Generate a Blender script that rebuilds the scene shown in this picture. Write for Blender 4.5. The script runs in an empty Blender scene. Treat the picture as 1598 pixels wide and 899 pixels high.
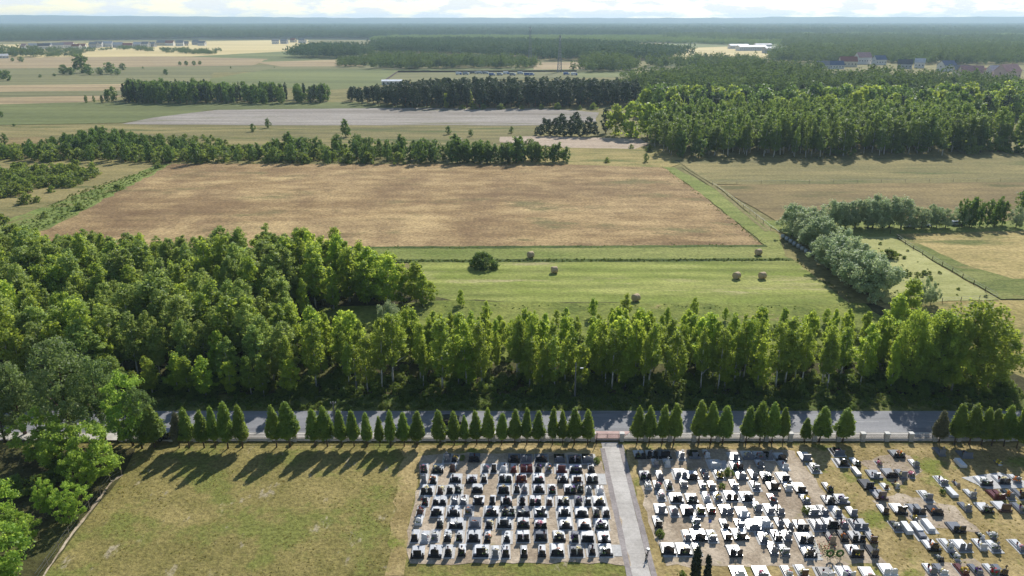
import bpy, math, random
import numpy as np
from mathutils import Vector, Matrix, Euler

# ------------------------------------------------------------------ camera
SC = bpy.context.scene
COL = SC.collection
HC, PITCH, F, CX, CY = 62.0, math.radians(20.15), 1141.0, 799.0, 449.5
SP, CP = math.sin(PITCH), math.cos(PITCH)
cam_d = bpy.data.cameras.new('camera'); cam = bpy.data.objects.new('camera', cam_d); COL.objects.link(cam)
cam.location = (0, 0, HC); cam.rotation_euler = (math.pi/2 - PITCH, 0, 0)
cam_d.sensor_width = 36; cam_d.lens = 36*F/1598; cam_d.clip_start = 0.5; cam_d.clip_end = 60000
SC.camera = cam

# ------------------------------------------------------------------ sun and sky
SUN_EL, SUN_AZ = math.radians(37.5), math.radians(20.0)      # azimuth from +Y towards +X
sun_d = bpy.data.lights.new('sun', 'SUN'); sun = bpy.data.objects.new('sun', sun_d); COL.objects.link(sun)
sun_d.energy = 5.0; sun_d.angle = math.radians(0.5); sun_d.color = (1.0, 0.965, 0.90)
sdir = Vector((math.sin(SUN_AZ)*math.cos(SUN_EL), math.cos(SUN_AZ)*math.cos(SUN_EL), math.sin(SUN_EL)))
sun.rotation_euler = sdir.to_track_quat('Z', 'Y').to_euler(); sun.location = (60, 150, 130)

W = bpy.data.worlds.new('World'); SC.world = W; W.use_nodes = True
nt = W.node_tree; nt.nodes.clear()
def N(nt, t, **k):
    n = nt.nodes.new(t)
    for a, b in k.items(): setattr(n, a, b)
    return n
def setin(n, **k):
    for a, b in k.items(): n.inputs[a].default_value = b
    return n
out = N(nt, 'ShaderNodeOutputWorld'); bg = N(nt, 'ShaderNodeBackground'); bg.inputs['Strength'].default_value = 0.105
sky = N(nt, 'ShaderNodeTexSky', sky_type='NISHITA', sun_disc=False)
sky.sun_elevation = SUN_EL; sky.sun_rotation = SUN_AZ
sky.altitude = 100; sky.air_density = 1.0; sky.dust_density = 0.1; sky.ozone_density = 1.0
tc = N(nt, 'ShaderNodeTexCoord'); sx = N(nt, 'ShaderNodeSeparateXYZ')
nt.links.new(tc.outputs['Generated'], sx.inputs[0])
zc = N(nt, 'ShaderNodeMath', operation='MAXIMUM'); zc.inputs[1].default_value = 0.0; nt.links.new(sx.outputs[2], zc.inputs[0])
za = N(nt, 'ShaderNodeMath', operation='ADD'); za.inputs[1].default_value = 0.25; nt.links.new(zc.outputs[0], za.inputs[0])
dx = N(nt, 'ShaderNodeMath', operation='DIVIDE'); nt.links.new(sx.outputs[0], dx.inputs[0]); nt.links.new(za.outputs[0], dx.inputs[1])
dy = N(nt, 'ShaderNodeMath', operation='DIVIDE'); nt.links.new(sx.outputs[1], dy.inputs[0]); nt.links.new(za.outputs[0], dy.inputs[1])
cb = N(nt, 'ShaderNodeCombineXYZ'); nt.links.new(dx.outputs[0], cb.inputs[0]); nt.links.new(dy.outputs[0], cb.inputs[1])
cn = setin(N(nt, 'ShaderNodeTexNoise'), Scale=5.0, Detail=8.0, Roughness=0.58); nt.links.new(cb.outputs[0], cn.inputs['Vector'])
cr = N(nt, 'ShaderNodeValToRGB'); cr.color_ramp.elements[0].position = 0.56; cr.color_ramp.elements[1].position = 0.70
inv = N(nt, 'ShaderNodeMath', operation='SUBTRACT'); inv.inputs[0].default_value = 1.0; nt.links.new(zc.outputs[0], inv.inputs[1])
pw = N(nt, 'ShaderNodeMath', operation='POWER'); pw.inputs[1].default_value = 9.0; nt.links.new(inv.outputs[0], pw.inputs[0])
hm = N(nt, 'ShaderNodeMath', operation='MULTIPLY_ADD'); hm.inputs[1].default_value = 0.15; nt.links.new(pw.outputs[0], hm.inputs[0]); nt.links.new(cn.outputs[0], hm.inputs[2])
nt.links.new(hm.outputs[0], cr.inputs[0])
cm = N(nt, 'ShaderNodeMixRGB'); cm.inputs[2].default_value = (7.0, 7.25, 7.5, 1)
cf = N(nt, 'ShaderNodeMath', operation='MULTIPLY'); cf.inputs[1].default_value = 0.9
nt.links.new(cr.outputs[0], cf.inputs[0]); nt.links.new(cf.outputs[0], cm.inputs[0]); nt.links.new(sky.outputs[0], cm.inputs[1])
nt.links.new(cm.outputs[0], bg.inputs['Color']); nt.links.new(bg.outputs[0], out.inputs['Surface'])

SC.view_settings.view_transform = 'Standard'; SC.view_settings.look = 'None'
SC.view_settings.exposure = 0.3; SC.view_settings.gamma = 1.0; SC.view_settings.use_curve_mapping = False
SC.render.engine = 'CYCLES'
cy = SC.cycles
cy.max_bounces = 6; cy.diffuse_bounces = 3; cy.glossy_bounces = 2; cy.transmission_bounces = 4; cy.volume_bounces = 1
cy.transparent_max_bounces = 6; cy.sample_clamp_indirect = 4.0; cy.sample_clamp_direct = 12.0
cy.use_denoising = True
cy.caustics_reflective = False; cy.caustics_refractive = False

# ------------------------------------------------------------------ helpers
def P(px, py, z=0.0):
    t = (CY - py)/F; h = HC - z
    Y = h*(CP + t*SP)/(SP - t*CP)
    X = (px - CX)/F*(Y*CP + h*SP)
    return (X, Y)
def pix(X, Y, Z=0.0):
    d = Y*CP + (HC-Z)*SP
    return CX + F*X/d, CY - F*(Y*SP - (HC-Z)*CP)/d
def top_h(Y, py):
    t = (CY - py)/F
    return HC - Y*(SP - t*CP)/(CP + t*SP)

def srgb(*c):
    if len(c) == 1: c = c[0]
    return tuple(((v/255)/12.92 if v/255 <= .04045 else ((v/255+.055)/1.055)**2.4) for v in c[:3]) + (1.0,)

def prop(o, label=None, cat=None, group=None, kind=None):
    if label: o['label'] = label
    if cat: o['category'] = cat
    if group: o['group'] = group
    if kind: o['kind'] = kind
    return o
def obj(name, mesh, parent=None, loc=None, rz=None, sc=None):
    o = bpy.data.objects.new(name, mesh); COL.objects.link(o)
    if parent is not None: o.parent = parent
    if loc is not None: o.location = loc if len(loc) == 3 else (loc[0], loc[1], 0)
    if rz is not None: o.rotation_euler = (0, 0, rz)
    if sc is not None: o.scale = (sc, sc, sc) if not hasattr(sc, '__len__') else sc
    return o

class MB:
    def __init__(s): s.v = []; s.f = []; s.m = []; s.n = 0
    def add(s, v, f, m=0):
        v = np.asarray(v, float); f = list(f)
        s.v.append(v); s.f += [tuple(int(i)+s.n for i in q) for q in f]; s.m += [m]*len(f); s.n += len(v)
        return s
    def box(s, c, d, m=0, rz=0, taper=1.0):
        x, y, z = [k/2 for k in d]
        v = np.array([(-x,-y,-z),(x,-y,-z),(x,y,-z),(-x,y,-z),(-x*taper,-y*taper,z),(x*taper,-y*taper,z),(x*taper,y*taper,z),(-x*taper,y*taper,z)])
        if rz:
            a = np.array([[math.cos(rz),-math.sin(rz),0],[math.sin(rz),math.cos(rz),0],[0,0,1]]); v = v @ a.T
        return s.add(v + np.array(c), [(0,3,2,1),(4,5,6,7),(0,1,5,4),(1,2,6,5),(2,3,7,6),(3,0,4,7)], m)
    def bevbox(s, c, d, b, m=0):
        x, y, z = d[0]/2, d[1]/2, d[2]/2
        pts = []
        for zz, o in ((-z, 0), (z-b, 0), (z, b)):
            pts += [(-x+o,-y+o,zz),(x-o,-y+o,zz),(x-o,y-o,zz),(-x+o,y-o,zz)]
        f = [(0,3,2,1),(8,9,10,11)]
        for k in (0, 4):
            f += [(k+i, k+(i+1)%4, k+4+(i+1)%4, k+4+i) for i in range(4)]
        return s.add(np.array(pts)+np.array(c), f, m)
    def tube(s, pts, rad, n=6, m=0, cap=True):
        pts = [Vector(p) for p in pts]; vs = []; fs = []
        for i, p in enumerate(pts):
            d = (pts[min(i+1, len(pts)-1)] - pts[max(i-1, 0)]).normalized()
            a = d.orthogonal().normalized() if abs(d.z) < .95 else Vector((1,0,0)).cross(d).normalized()
            b = d.cross(a)
            for k in range(n):
                t = 2*math.pi*k/n; q = p + (a*math.cos(t)+b*math.sin(t))*rad[i]; vs.append(tuple(q))
        for i in range(len(pts)-1):
            for k in range(n): fs.append((i*n+k, i*n+(k+1)%n, (i+1)*n+(k+1)%n, (i+1)*n+k))
        if cap: fs.append(tuple(range(n))[::-1]); fs.append(tuple((len(pts)-1)*n+k for k in range(n)))
        return s.add(vs, fs, m)
    def prism(s, poly, y0, y1, m=0):           # polygon in XZ, extruded along Y
        n = len(poly); v = [(x, y0, z) for x, z in poly] + [(x, y1, z) for x, z in poly]
        f = [tuple(range(n)), tuple(range(2*n-1, n-1, -1))] + [(i, n+i, n+(i+1)%n, (i+1)%n) for i in range(n)]
        return s.add(v, f, m)
    def quads(s, C, Nn, S, rng, asp=0.7, m=0):
        n = len(C); r = rng.normal(size=(n,3))
        t = np.cross(Nn, r); t /= np.linalg.norm(t, axis=1)[:,None]+1e-9
        b = np.cross(Nn, t); b /= np.linalg.norm(b, axis=1)[:,None]+1e-9
        S = S[:,None]; t = t*S*.5; b = b*S*.5*asp
        v = np.stack([C-t-b*.6, C+t*.3-b, C+t+b*.5, C-t*.4+b], 1).reshape(-1,3)
        i = np.arange(n)*4
        return s.add(v, np.stack([i,i+1,i+2,i+3],1).tolist(), m)
    def mesh(s, name, mats, smooth=False):
        me = bpy.data.meshes.new(name)
        v = np.concatenate(s.v)
        me.from_pydata(v.tolist(), [], s.f)
        if not isinstance(mats, (list, tuple)): mats = [mats]
        for m in mats: me.materials.append(m)
        if len(mats) > 1: me.polygons.foreach_set('material_index', s.m)
        if smooth: me.polygons.foreach_set('use_smooth', [True]*len(s.f))
        me.update(); return me

# ------------------------------------------------------------------ materials
def new_mat(name):
    m = bpy.data.materials.new(name); m.use_nodes = True; nt = m.node_tree; nt.nodes.clear()
    o = N(nt, 'ShaderNodeOutputMaterial'); return m, nt, o
def ramp(nt, stops, src):
    r = N(nt, 'ShaderNodeValToRGB'); e = r.color_ramp.elements
    e[0].position, e[0].color = stops[0]; e[1].position, e[1].color = stops[-1]
    for p, c in stops[1:-1]:
        q = e.new(p); q.color = c
    nt.links.new(src, r.inputs[0]); return r.outputs[0]
def noise(nt, vec, scale, detail=4, rough=.6, mapscale=None, off=(0,0,0), rot=0.0):
    if mapscale is not None or rot:
        mp = N(nt, 'ShaderNodeMapping'); mp.inputs['Scale'].default_value = mapscale or (1,1,1); mp.inputs['Location'].default_value = off
        mp.inputs['Rotation'].default_value = (0,0,rot)
        nt.links.new(vec, mp.inputs[0]); vec = mp.outputs[0]
    n = setin(N(nt, 'ShaderNodeTexNoise'), Scale=scale, Detail=detail, Roughness=rough); nt.links.new(vec, n.inputs['Vector'])
    return n.outputs[0]
def mix(nt, fac, a, b, mode='MIX'):
    m = N(nt, 'ShaderNodeMixRGB', blend_type=mode)
    for i, v in ((0, fac), (1, a), (2, b)):
        if hasattr(v, 'links'): nt.links.new(v, m.inputs[i])
        else: m.inputs[i].default_value = v
    return m.outputs[0]
GM = {}
def ground_mat(name, cols, big=0.02, mid=0.15, fine=1.6, streak=(1,1,1), rot=0.0, bump=.25, spots=None, spot_scale=.3, spot_lo=.62, contrast=.35, rows=None, spots2=None, s2_scale=.1, s2_lo=.66):
    """cols: three sRGB colours; patches at three scales, optional streak direction and coloured spots"""
    m, nt, o = new_mat(name)
    g = N(nt, 'ShaderNodeNewGeometry').outputs['Position']
    o_ = (random.Random(name).uniform(0, 900),)*3
    nb = noise(nt, g, big, 5, .6, streak, o_, rot); nm = noise(nt, g, mid, 5, .65, streak, o_, rot); nf = noise(nt, g, fine, 4, .75)
    c = ramp(nt, [(.4, srgb(cols[0])), (.5, srgb(cols[1])), (.6, srgb(cols[2]))], nb)
    c2 = ramp(nt, [(.4, srgb(cols[0])), (.6, srgb(cols[2]))], nm)
    c = mix(nt, .5, c, c2)
    if spots:
        ns = noise(nt, g, spot_scale, 6, .7, streak if spot_scale < .2 else None, (o_[0]+77,)*3)
        fs = ramp(nt, [(spot_lo, (0,0,0,1)), (spot_lo+.1, (1,1,1,1))], ns)
        c = mix(nt, fs, c, srgb(spots))
    if spots2:
        ns = noise(nt, g, s2_scale, 7, .72, (1.6,.8,1), (o_[0]+311,)*3)
        fs = ramp(nt, [(s2_lo, (0,0,0,1)), (s2_lo+(.06 if s2_scale > .1 else .2), (.85,.85,.85,1))], ns)
        c = mix(nt, fs, c, srgb(spots2))
    lo = 1-contrast
    fv = ramp(nt, [(.36, (lo,lo,lo,1)), (.64, (1+contrast*.6,)*3+(1,))], nf)
    c = mix(nt, 1.0, c, fv, 'MULTIPLY')
    if rows:
        w = N(nt, 'ShaderNodeTexWave', wave_type='BANDS', bands_direction=rows[0]); setin(w, Scale=rows[1], Distortion=1.5, Detail=2.0)
        w.inputs['Detail Scale'].default_value = 1.5
        nt.links.new(g, w.inputs[0]); wv = ramp(nt, [(0, (1-rows[2],)*3+(1,)), (1, (1+rows[2]*.5,)*3+(1,))], w.outputs[0]); c = mix(nt, 1.0, c, wv, 'MULTIPLY')
    b = setin(N(nt, 'ShaderNodeBsdfPrincipled'), Roughness=.95); b.inputs['Specular IOR Level'].default_value = .1
    nt.links.new(c, b.inputs['Base Color'])
    bp = N(nt, 'ShaderNodeBump'); bp.inputs['Strength'].default_value = bump; bp.inputs['Distance'].default_value = .3
    nt.links.new(nf, bp.inputs['Height']); nt.links.new(bp.outputs[0], b.inputs['Normal'])
    nt.links.new(b.outputs[0], o.inputs[0]); return m

def leaf_mat(name, c1, c2, trans, tfac=.4, rvar=.25, rough=.55, spec=.3, ns=.55):
    m, nt, o = new_mat(name)
    oi = N(nt, 'ShaderNodeObjectInfo'); tcx = N(nt, 'ShaderNodeTexCoord').outputs['Object']
    n = noise(nt, tcx, ns, 3, .6)
    c = ramp(nt, [(.35, srgb(c1)), (.65, srgb(c2))], n)
    rv = N(nt, 'ShaderNodeMapRange'); rv.inputs['To Min'].default_value = 1-rvar; rv.inputs['To Max'].default_value = 1+rvar
    nt.links.new(oi.outputs['Random'], rv.inputs['Value'])
    hs = N(nt, 'ShaderNodeHueSaturation'); nt.links.new(c, hs.inputs['Color']); nt.links.new(rv.outputs[0], hs.inputs['Value'])
    rh = N(nt, 'ShaderNodeMapRange'); rh.inputs['To Min'].default_value = .487; rh.inputs['To Max'].default_value = .513
    wn = N(nt, 'ShaderNodeTexWhiteNoise', noise_dimensions='1D'); nt.links.new(oi.outputs['Random'], wn.inputs['W'])
    nt.links.new(wn.outputs[0], rh.inputs['Value']); nt.links.new(rh.outputs[0], hs.inputs['Hue'])
    b = setin(N(nt, 'ShaderNodeBsdfPrincipled'), Roughness=rough); b.inputs['Specular IOR Level'].default_value = spec
    nt.links.new(hs.outputs[0], b.inputs['Base Color'])
    t = N(nt, 'ShaderNodeBsdfTranslucent'); tcol = mix(nt, .55, hs.outputs[0], srgb(trans)); nt.links.new(tcol, t.inputs[0])
    mx = N(nt, 'ShaderNodeMixShader'); mx.inputs[0].default_value = tfac
    nt.links.new(b.outputs[0], mx.inputs[1]); nt.links.new(t.outputs[0], mx.inputs[2]); nt.links.new(mx.outputs[0], o.inputs[0]); return m

def plain(name, col, rough=.6, spec=.4, metal=0.0, var=.12, vscale=6.0, bump=0.0):
    m, nt, o = new_mat(name); tcx = N(nt, 'ShaderNodeTexCoord').outputs['Object']
    n = noise(nt, tcx, vscale, 4, .65); c = srgb(col)
    lo = tuple(v*(1-var*2) for v in c[:3])+(1,); hi = tuple(min(1, v*(1+var)) for v in c[:3])+(1,)
    cc = ramp(nt, [(.3, lo), (.7, hi)], n)
    b = setin(N(nt, 'ShaderNodeBsdfPrincipled'), Roughness=rough, Metallic=metal); b.inputs['Specular IOR Level'].default_value = spec
    nt.links.new(cc, b.inputs['Base Color'])
    if bump:
        bp = N(nt, 'ShaderNodeBump'); bp.inputs['Strength'].default_value = bump; nt.links.new(n, bp.inputs['Height']); nt.links.new(bp.outputs[0], b.inputs['Normal'])
    nt.links.new(b.outputs[0], o.inputs[0]); return m

L_BIRCH = leaf_mat('birch_leaves', (98,124,48), (144,162,64), (222,234,88), .5)
L_FOREST = leaf_mat('forest_leaves', (72,100,46), (116,136,60), (184,204,80), .44, .28)
L_BRIGHT = leaf_mat('fresh_leaves', (110,140,48), (156,176,64), (234,244,96), .54)
L_WOOD = leaf_mat('wood_leaves', (102,126,60), (150,166,84), (212,226,108), .48)
L_MAPLE = leaf_mat('robinia_leaves', (112,144,54), (152,178,70), (214,238,100), .48, .12)
L_POPLAR = leaf_mat('poplar_leaves', (86,108,60), (124,140,84), (176,200,100), .4, .1)
L_WILLOW = leaf_mat('willow_leaves', (130,148,106), (174,184,144), (198,212,142), .4, .12)
L_THUJA = leaf_mat('thuja_leaves', (82,112,44), (128,148,60), (212,226,84), .46, .25, .6)
L_DRY = leaf_mat('dry_thuja_leaves', (92,92,62), (120,118,80), (150,150,70), .25, .1)
L_CYP = leaf_mat('cypress_leaves', (26,40,26), (38,54,32), (60,90,40), .12, .1)
L_PINE = leaf_mat('pine_needles', (46,62,44), (66,82,54), (100,120,60), .26, .2, .6, .2)  # pines are dark; cloud shade on their belt is in the colour too
L_DARK = leaf_mat('dark_leaves', (60,88,42), (92,116,52), (160,190,74), .4, .22)
L_SHRUB = leaf_mat('shrub_leaves', (78,100,44), (112,130,58), (195,210,85), .42)
B_BIRCH = plain('birch_bark', (205,200,190), .8, .2, 0, .3, 2.5)
B_BROWN = plain('brown_bark', (92,78,64), .9, .1, 0, .25, 3)
B_PINE = plain('pine_bark', (120,84,60), .9, .1, 0, .25, 3)

# ------------------------------------------------------------------ trees: geometry
def crown(mb, seed, z0, z1, R, prof, nclump, nleaf, rc, size, flat=.8, out=.5, droop=0.0, lump=.25, up=.35, m=0, cx=0, cy=0, asp=.7):
    rng = np.random.default_rng(seed)
    k = rng.uniform(0, 6.28, 6)
    t = rng.uniform(0, 1, nclump*3); w = np.array([prof(a) for a in t])+.05
    t = rng.choice(t, nclump, False, w/w.sum())
    th = rng.uniform(0, 6.283, nclump)
    rr = np.array([prof(a) for a in t])*R
    rr = rr*(1+lump*(np.sin(2*th+k[0]+3*t)+.7*np.sin(3*th+k[1]-5*t)+.6*np.sin(7*t+k[2]+th))/1.6)
    u = out+(1-out)*np.sqrt(rng.uniform(0, 1, nclump))
    u = np.where(rng.uniform(size=nclump) < .2, rng.uniform(0, .5, nclump), u)
    c = np.stack([cx+rr*u*np.cos(th), cy+rr*u*np.sin(th), z0+(z1-z0)*t - droop*rr*u], 1)
    rcs = rc*rng.uniform(.6, 1.35, nclump)
    idx = np.repeat(np.arange(nclump), nleaf)
    d = rng.normal(size=(len(idx), 3)); d /= np.linalg.norm(d, axis=1)[:, None]
    rad = rng.uniform(0, 1, len(idx))**.5
    pos = c[idx]+d*(rad*rcs[idx])[:, None]*np.array([1, 1, flat])
    nn = d*.7+rng.normal(size=d.shape)*.55+np.array([0, 0, up])
    nn /= np.linalg.norm(nn, axis=1)[:, None]
    pos[:, 2] = np.maximum(pos[:, 2], .15)
    mb.quads(pos, nn, size*rng.uniform(.6, 1.35, len(idx)), rng, asp, m)
def p_birch(t): return min(1, (t/.32))**.6*(1-t)**.5*1.25 if t < .999 else .02
def p_round(t): return math.sqrt(max(0.01, 1-(2*t-.95)**2/1.1))
def p_cone(t): return min(1, t/.14)**.6*(1-t)**.8+.02
def p_dome(t): return math.sqrt(max(.01, 1-t*t*.98))
def p_pine(t): return (.55+.6*t)*math.sqrt(max(0.02, 1-t**3))
def p_col(t): return min(1, t/.1)**.5*(1-t)**.35*.95

def trunk_mb(seed, H, r, z_top, limbs=5, z_l=.35, spread=.2, m=0, mb=None, lean=.03, n=6):
    rng = random.Random(seed); mb = mb or MB()
    lx, ly = rng.uniform(-lean, lean)*H, rng.uniform(-lean, lean)*H
    pts = []; K = 5
    for i in range(K+1):
        t = i/K; pts.append((lx*t*t+rng.uniform(-.02, .02)*H*.3*(i > 0), ly*t*t+rng.uniform(-.02, .02)*H*.3*(i > 0), z_top*t-.05*(i == 0)))
    mb.tube(pts, [r*(1.25 if i == 0 else 1-.82*i/K) for i in range(K+1)], n, m)
    for j in range(limbs):
        t = z_l+(0.9-z_l)*(j+rng.random()*.6)/limbs; i = t*K; a = int(i); fr = i-a
        p = Vector(pts[a]).lerp(Vector(pts[min(a+1, K)]), fr); th = rng.uniform(0, 6.28); L = spread*H*(1.15-t)*rng.uniform(.7, 1.2)
        q = p+Vector((math.cos(th)*L*.55, math.sin(th)*L*.55, L*.5)); e = p+Vector((math.cos(th)*L, math.sin(th)*L, L*.75))
        rr = r*(1-.8*t)*.55
        mb.tube([p, q, e], [rr, rr*.65, rr*.2], 4, m)
    return mb

PROTO = {}
def proto(key, H, trunk_args, crowns, leafm, barkm, nvar, joined=False):
    """nvar variants: (trunk mesh, crown mesh) or one joined mesh; crowns(mb, seed)"""
    L = []
    for v in range(nvar):
        seed = sum(map(ord, key))*13+v*7
        if joined:
            mb = MB()
            if trunk_args: trunk_mb(seed, H, **trunk_args, m=1, mb=mb, n=4)
            crowns(mb, seed); L.append((H, None, mb.mesh(key, [leafm, barkm])))
        else:
            tm = trunk_mb(seed, H, **trunk_args).mesh(key+'_trunk', barkm, True)
            mb = MB(); crowns(mb, seed); L.append((H, tm, mb.mesh(key+'_crown', leafm)))
    PROTO[key] = L
Rv = lambda s, a, b: np.random.default_rng(s+991).uniform(a, b)
proto('birch', 13, dict(r=.15, z_top=11.5, limbs=7, z_l=.3, spread=.16),
      lambda mb, s: crown(mb, s, 2.8, 13, Rv(s,1.7,2.3), p_birch, 105, 46, .68, .35, .9, .5, .15, .34), L_BIRCH, B_BIRCH, 6)
proto('front_birch', 13, dict(r=.17, z_top=12, limbs=8, z_l=.28, spread=.15),
      lambda mb, s: crown(mb, s, 4.0, 13, Rv(s,1.45,2.0), p_birch, 95, 40, .6, .32, 1.0, .45, .25, .38), L_BIRCH, B_BIRCH, 6)
proto('birch_bright', 9, dict(r=.11, z_top=8, limbs=6, z_l=.2, spread=.16),
      lambda mb, s: crown(mb, s, 1.2, 9, Rv(s,1.6,2.1), p_birch, 90, 42, .55, .32, .9, .45, .1, .3), L_BRIGHT, B_BIRCH, 5)
proto('wood', 14, dict(r=.17, z_top=12, limbs=8, z_l=.3, spread=.2),
      lambda mb, s: crown(mb, s, 3.4, 14, Rv(s,2.1,2.7), p_birch, 105, 46, .72, .37, .85, .5, .1, .34), L_WOOD, B_BIRCH, 7)
proto('open_birch', 15, dict(r=.22, z_top=13, limbs=11, z_l=.15, spread=.3, lean=.08),
      lambda mb, s: crown(mb, s, 2.0, 15, 4.5, p_round, 260, 46, .8, .36, 1.3, .3, .12, .3), L_BIRCH, B_BROWN, 3)
proto('poplar', 17, dict(r=.32, z_top=14, limbs=10, z_l=.2, spread=.28),
      lambda mb, s: crown(mb, s, 2.5, 17, 4.6, p_birch if s % 2 else p_round, 150, 60, .95, .36, .9, .5, .05, .4), L_POPLAR, B_BROWN, 3)
proto('robinia', 9, dict(r=.18, z_top=7, limbs=8, z_l=.2, spread=.3),
      lambda mb, s: crown(mb, s, 1.2, 9, 3.2, p_round, 90, 70, .75, .32, .6, .6, .1, .38), L_MAPLE, B_BROWN, 4)
proto('willow', 8, dict(r=.2, z_top=6, limbs=8, z_l=.25, spread=.3),
      lambda mb, s: crown(mb, s, 1.3, 8, 3.1, p_round, 70, 70, .85, .36, .95, .6, .05, .5), L_WILLOW, B_BROWN, 4)
def thuja_crown(mb, s):
    rng = np.random.default_rng(s); mb.tube([(0,0,1.55),(0,0,2.1),(0,0,3.8),(0,0,6.2)], [.3,.78,.55,.05], 10, 0)
    R = Rv(s, 1.12, 1.3); crown(mb, s, 1.55, 6.6, R, p_cone, 280, 28, .32, .21, 1.3, .8, 0, .16, .5)
proto('thuja', 6.6, dict(r=.1, z_top=5, limbs=0), thuja_crown, L_THUJA, B_BROWN, 5)
PROTO['thuja_dry'] = []
for H_, t_, c_ in PROTO['thuja'][:2]:
    c2_ = c_.copy(); c2_.materials.clear(); c2_.materials.append(L_DRY); PROTO['thuja_dry'].append((H_, t_, c2_))
proto('cypress', 5, dict(r=.07, z_top=4, limbs=0),
      lambda mb, s: (mb.tube([(0,0,.1),(0,0,.8),(0,0,3.2),(0,0,4.9)], [.25,.4,.33,.03], 8, 0), crown(mb, s, .1, 5, .52, p_col, 160, 24, .14, .13, 1.8, .85, 0, .08, .5)), L_CYP, B_BROWN, 2)
proto('shrub', 2.6, dict(r=.07, z_top=1.6, limbs=6, z_l=.05, spread=.5),
      lambda mb, s: crown(mb, s, .1, 2.6, 1.5, p_dome, 40, 36, .5, .3, .8, .55, 0, .35), L_SHRUB, B_BROWN, 4)
proto('round_bush', 5, dict(r=.12, z_top=3, limbs=6, z_l=.05, spread=.4),
      lambda mb, s: crown(mb, s, .1, 5, 3.7, p_dome, 150, 50, .7, .34, .9, .6, 0, .2), L_DARK, B_BROWN, 1)
proto('young_pine', 10, None, lambda mb, s: crown(mb, s, .3, 10, Rv(s,2.6,3.2), p_birch, 80, 18, .9, .6, .8, .5, 0, .25), L_PINE, B_PINE, 3, True)
# lighter models for trees 300 m away and more
proto('mid_tree', 10, dict(r=.2, z_top=8, limbs=4, z_l=.25, spread=.2),
      lambda mb, s: crown(mb, s, .8, 10, Rv(s,2.4,3.2), p_birch if s % 2 else p_round, 70, 22, .9, .6, .9, .5, .05, .35), L_DARK, B_BROWN, 5)
proto('mid_shrub', 4, None, lambda mb, s: crown(mb, s, .2, 4, 2.4, p_dome, 34, 20, .75, .55, .8, .55, 0, .35), L_SHRUB, B_BROWN, 4, True)
proto('tall_birch', 20, dict(r=.22, z_top=17, limbs=5, z_l=.3, spread=.14),
      lambda mb, s: crown(mb, s, 3.5, 20, Rv(s,2.5,3.1), p_birch, 90, 24, .95, .62, 1.0, .5, .1, .3), L_FOREST, B_BIRCH, 5)
proto('far_round', 16, dict(r=.3, z_top=10, limbs=2, z_l=.3, spread=.2),
      lambda mb, s: crown(mb, s, .6, 16, Rv(s,4.2,5.4), p_round, 80, 16, 1.7, 1.15, .85, .55, 0, .3), L_DARK, B_BROWN, 4, True)
proto('far_pine', 20, dict(r=.25, z_top=17, limbs=2, z_l=.6, spread=.12),
      lambda mb, s: crown(mb, s, 4 if s % 3 == 0 else 1.5, 20, Rv(s,2.6,3.3), p_pine if s % 3 == 0 else p_birch, 80, 16, 1.15, .9, .8, .4, 0, .3), L_PINE, B_PINE, 5, True)
proto('far_bright', 14, dict(r=.25, z_top=9, limbs=0),
      lambda mb, s: crown(mb, s, .6, 14, Rv(s,3.2,4.4), p_round, 70, 15, 1.4, 1.1, .9, .55, 0, .3), L_BIRCH, B_BROWN, 3, True)

OW0 = ['zeroth','first','second','third','fourth','fifth','sixth','seventh','eighth','ninth','tenth','eleventh','twelfth','thirteenth','fourteenth','fifteenth','sixteenth','seventeenth','eighteenth']
TENS = {20: 'twenty', 30: 'thirty', 40: 'forty', 50: 'fifty', 60: 'sixty', 70: 'seventy', 80: 'eighty', 90: 'ninety'}
class _O:
    def __getitem__(s, n):
        if n < 19: return OW0[n]
        if n == 19: return 'nineteenth'
        if n >= 100: return 'one hundred and '+s[n-100]
        t, u = n//10*10, n % 10
        return TENS[t][:-1]+'ieth' if u == 0 else TENS[t]+'-'+OW0[u]
OW = _O()
RT = random.Random(5)
TREES = []
def tree(key, x, y, h, name, label, cat, group=None, wid=1.0, v=None):
    H, tm, cm = PROTO[key][v if v is not None else RT.randrange(len(PROTO[key]))]
    s = h/H; sc = (s*wid*RT.uniform(.9, 1.12), s*wid*RT.uniform(.9, 1.12), s); rz = RT.uniform(0, 6.28)
    if tm is None:
        o = obj(name, cm, None, (x, y, 0), rz, sc)
    else:
        o = obj(name, None, None, (x, y, 0), rz, sc); o.empty_display_size = .5
        obj('trunk', tm, o); obj('crown', cm, o)
    o.rotation_euler = (RT.uniform(-.035, .035), RT.uniform(-.035, .035), rz)
    return prop(o, label, cat, group)

def inside(p, poly):
    x, y = p; c = False; n = len(poly)
    for i in range(n):
        (x1, y1), (x2, y2) = poly[i], poly[(i+1) % n]
        if (y1 > y) != (y2 > y) and x < (x2-x1)*(y-y1)/(y2-y1)+x1: c = not c
    return c
def fill(poly, sp, seed, jit=.42):
    r = random.Random(seed); xs = [p[0] for p in poly]; ys = [p[1] for p in poly]; L = []
    y = min(ys); row = 0
    while y <= max(ys):
        x = min(xs)+(sp/2 if row % 2 else 0)
        while x <= max(xs):
            p = (x+r.uniform(-jit, jit)*sp, y+r.uniform(-jit, jit)*sp)
            if inside(p, poly): L.append(p)
            x += sp
        y += sp*.87; row += 1
    return L
def in_view(x, y, m=60, h=0):
    px, py = pix(x, y, h); return -m < px < 1598+m and py < 899+m

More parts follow.
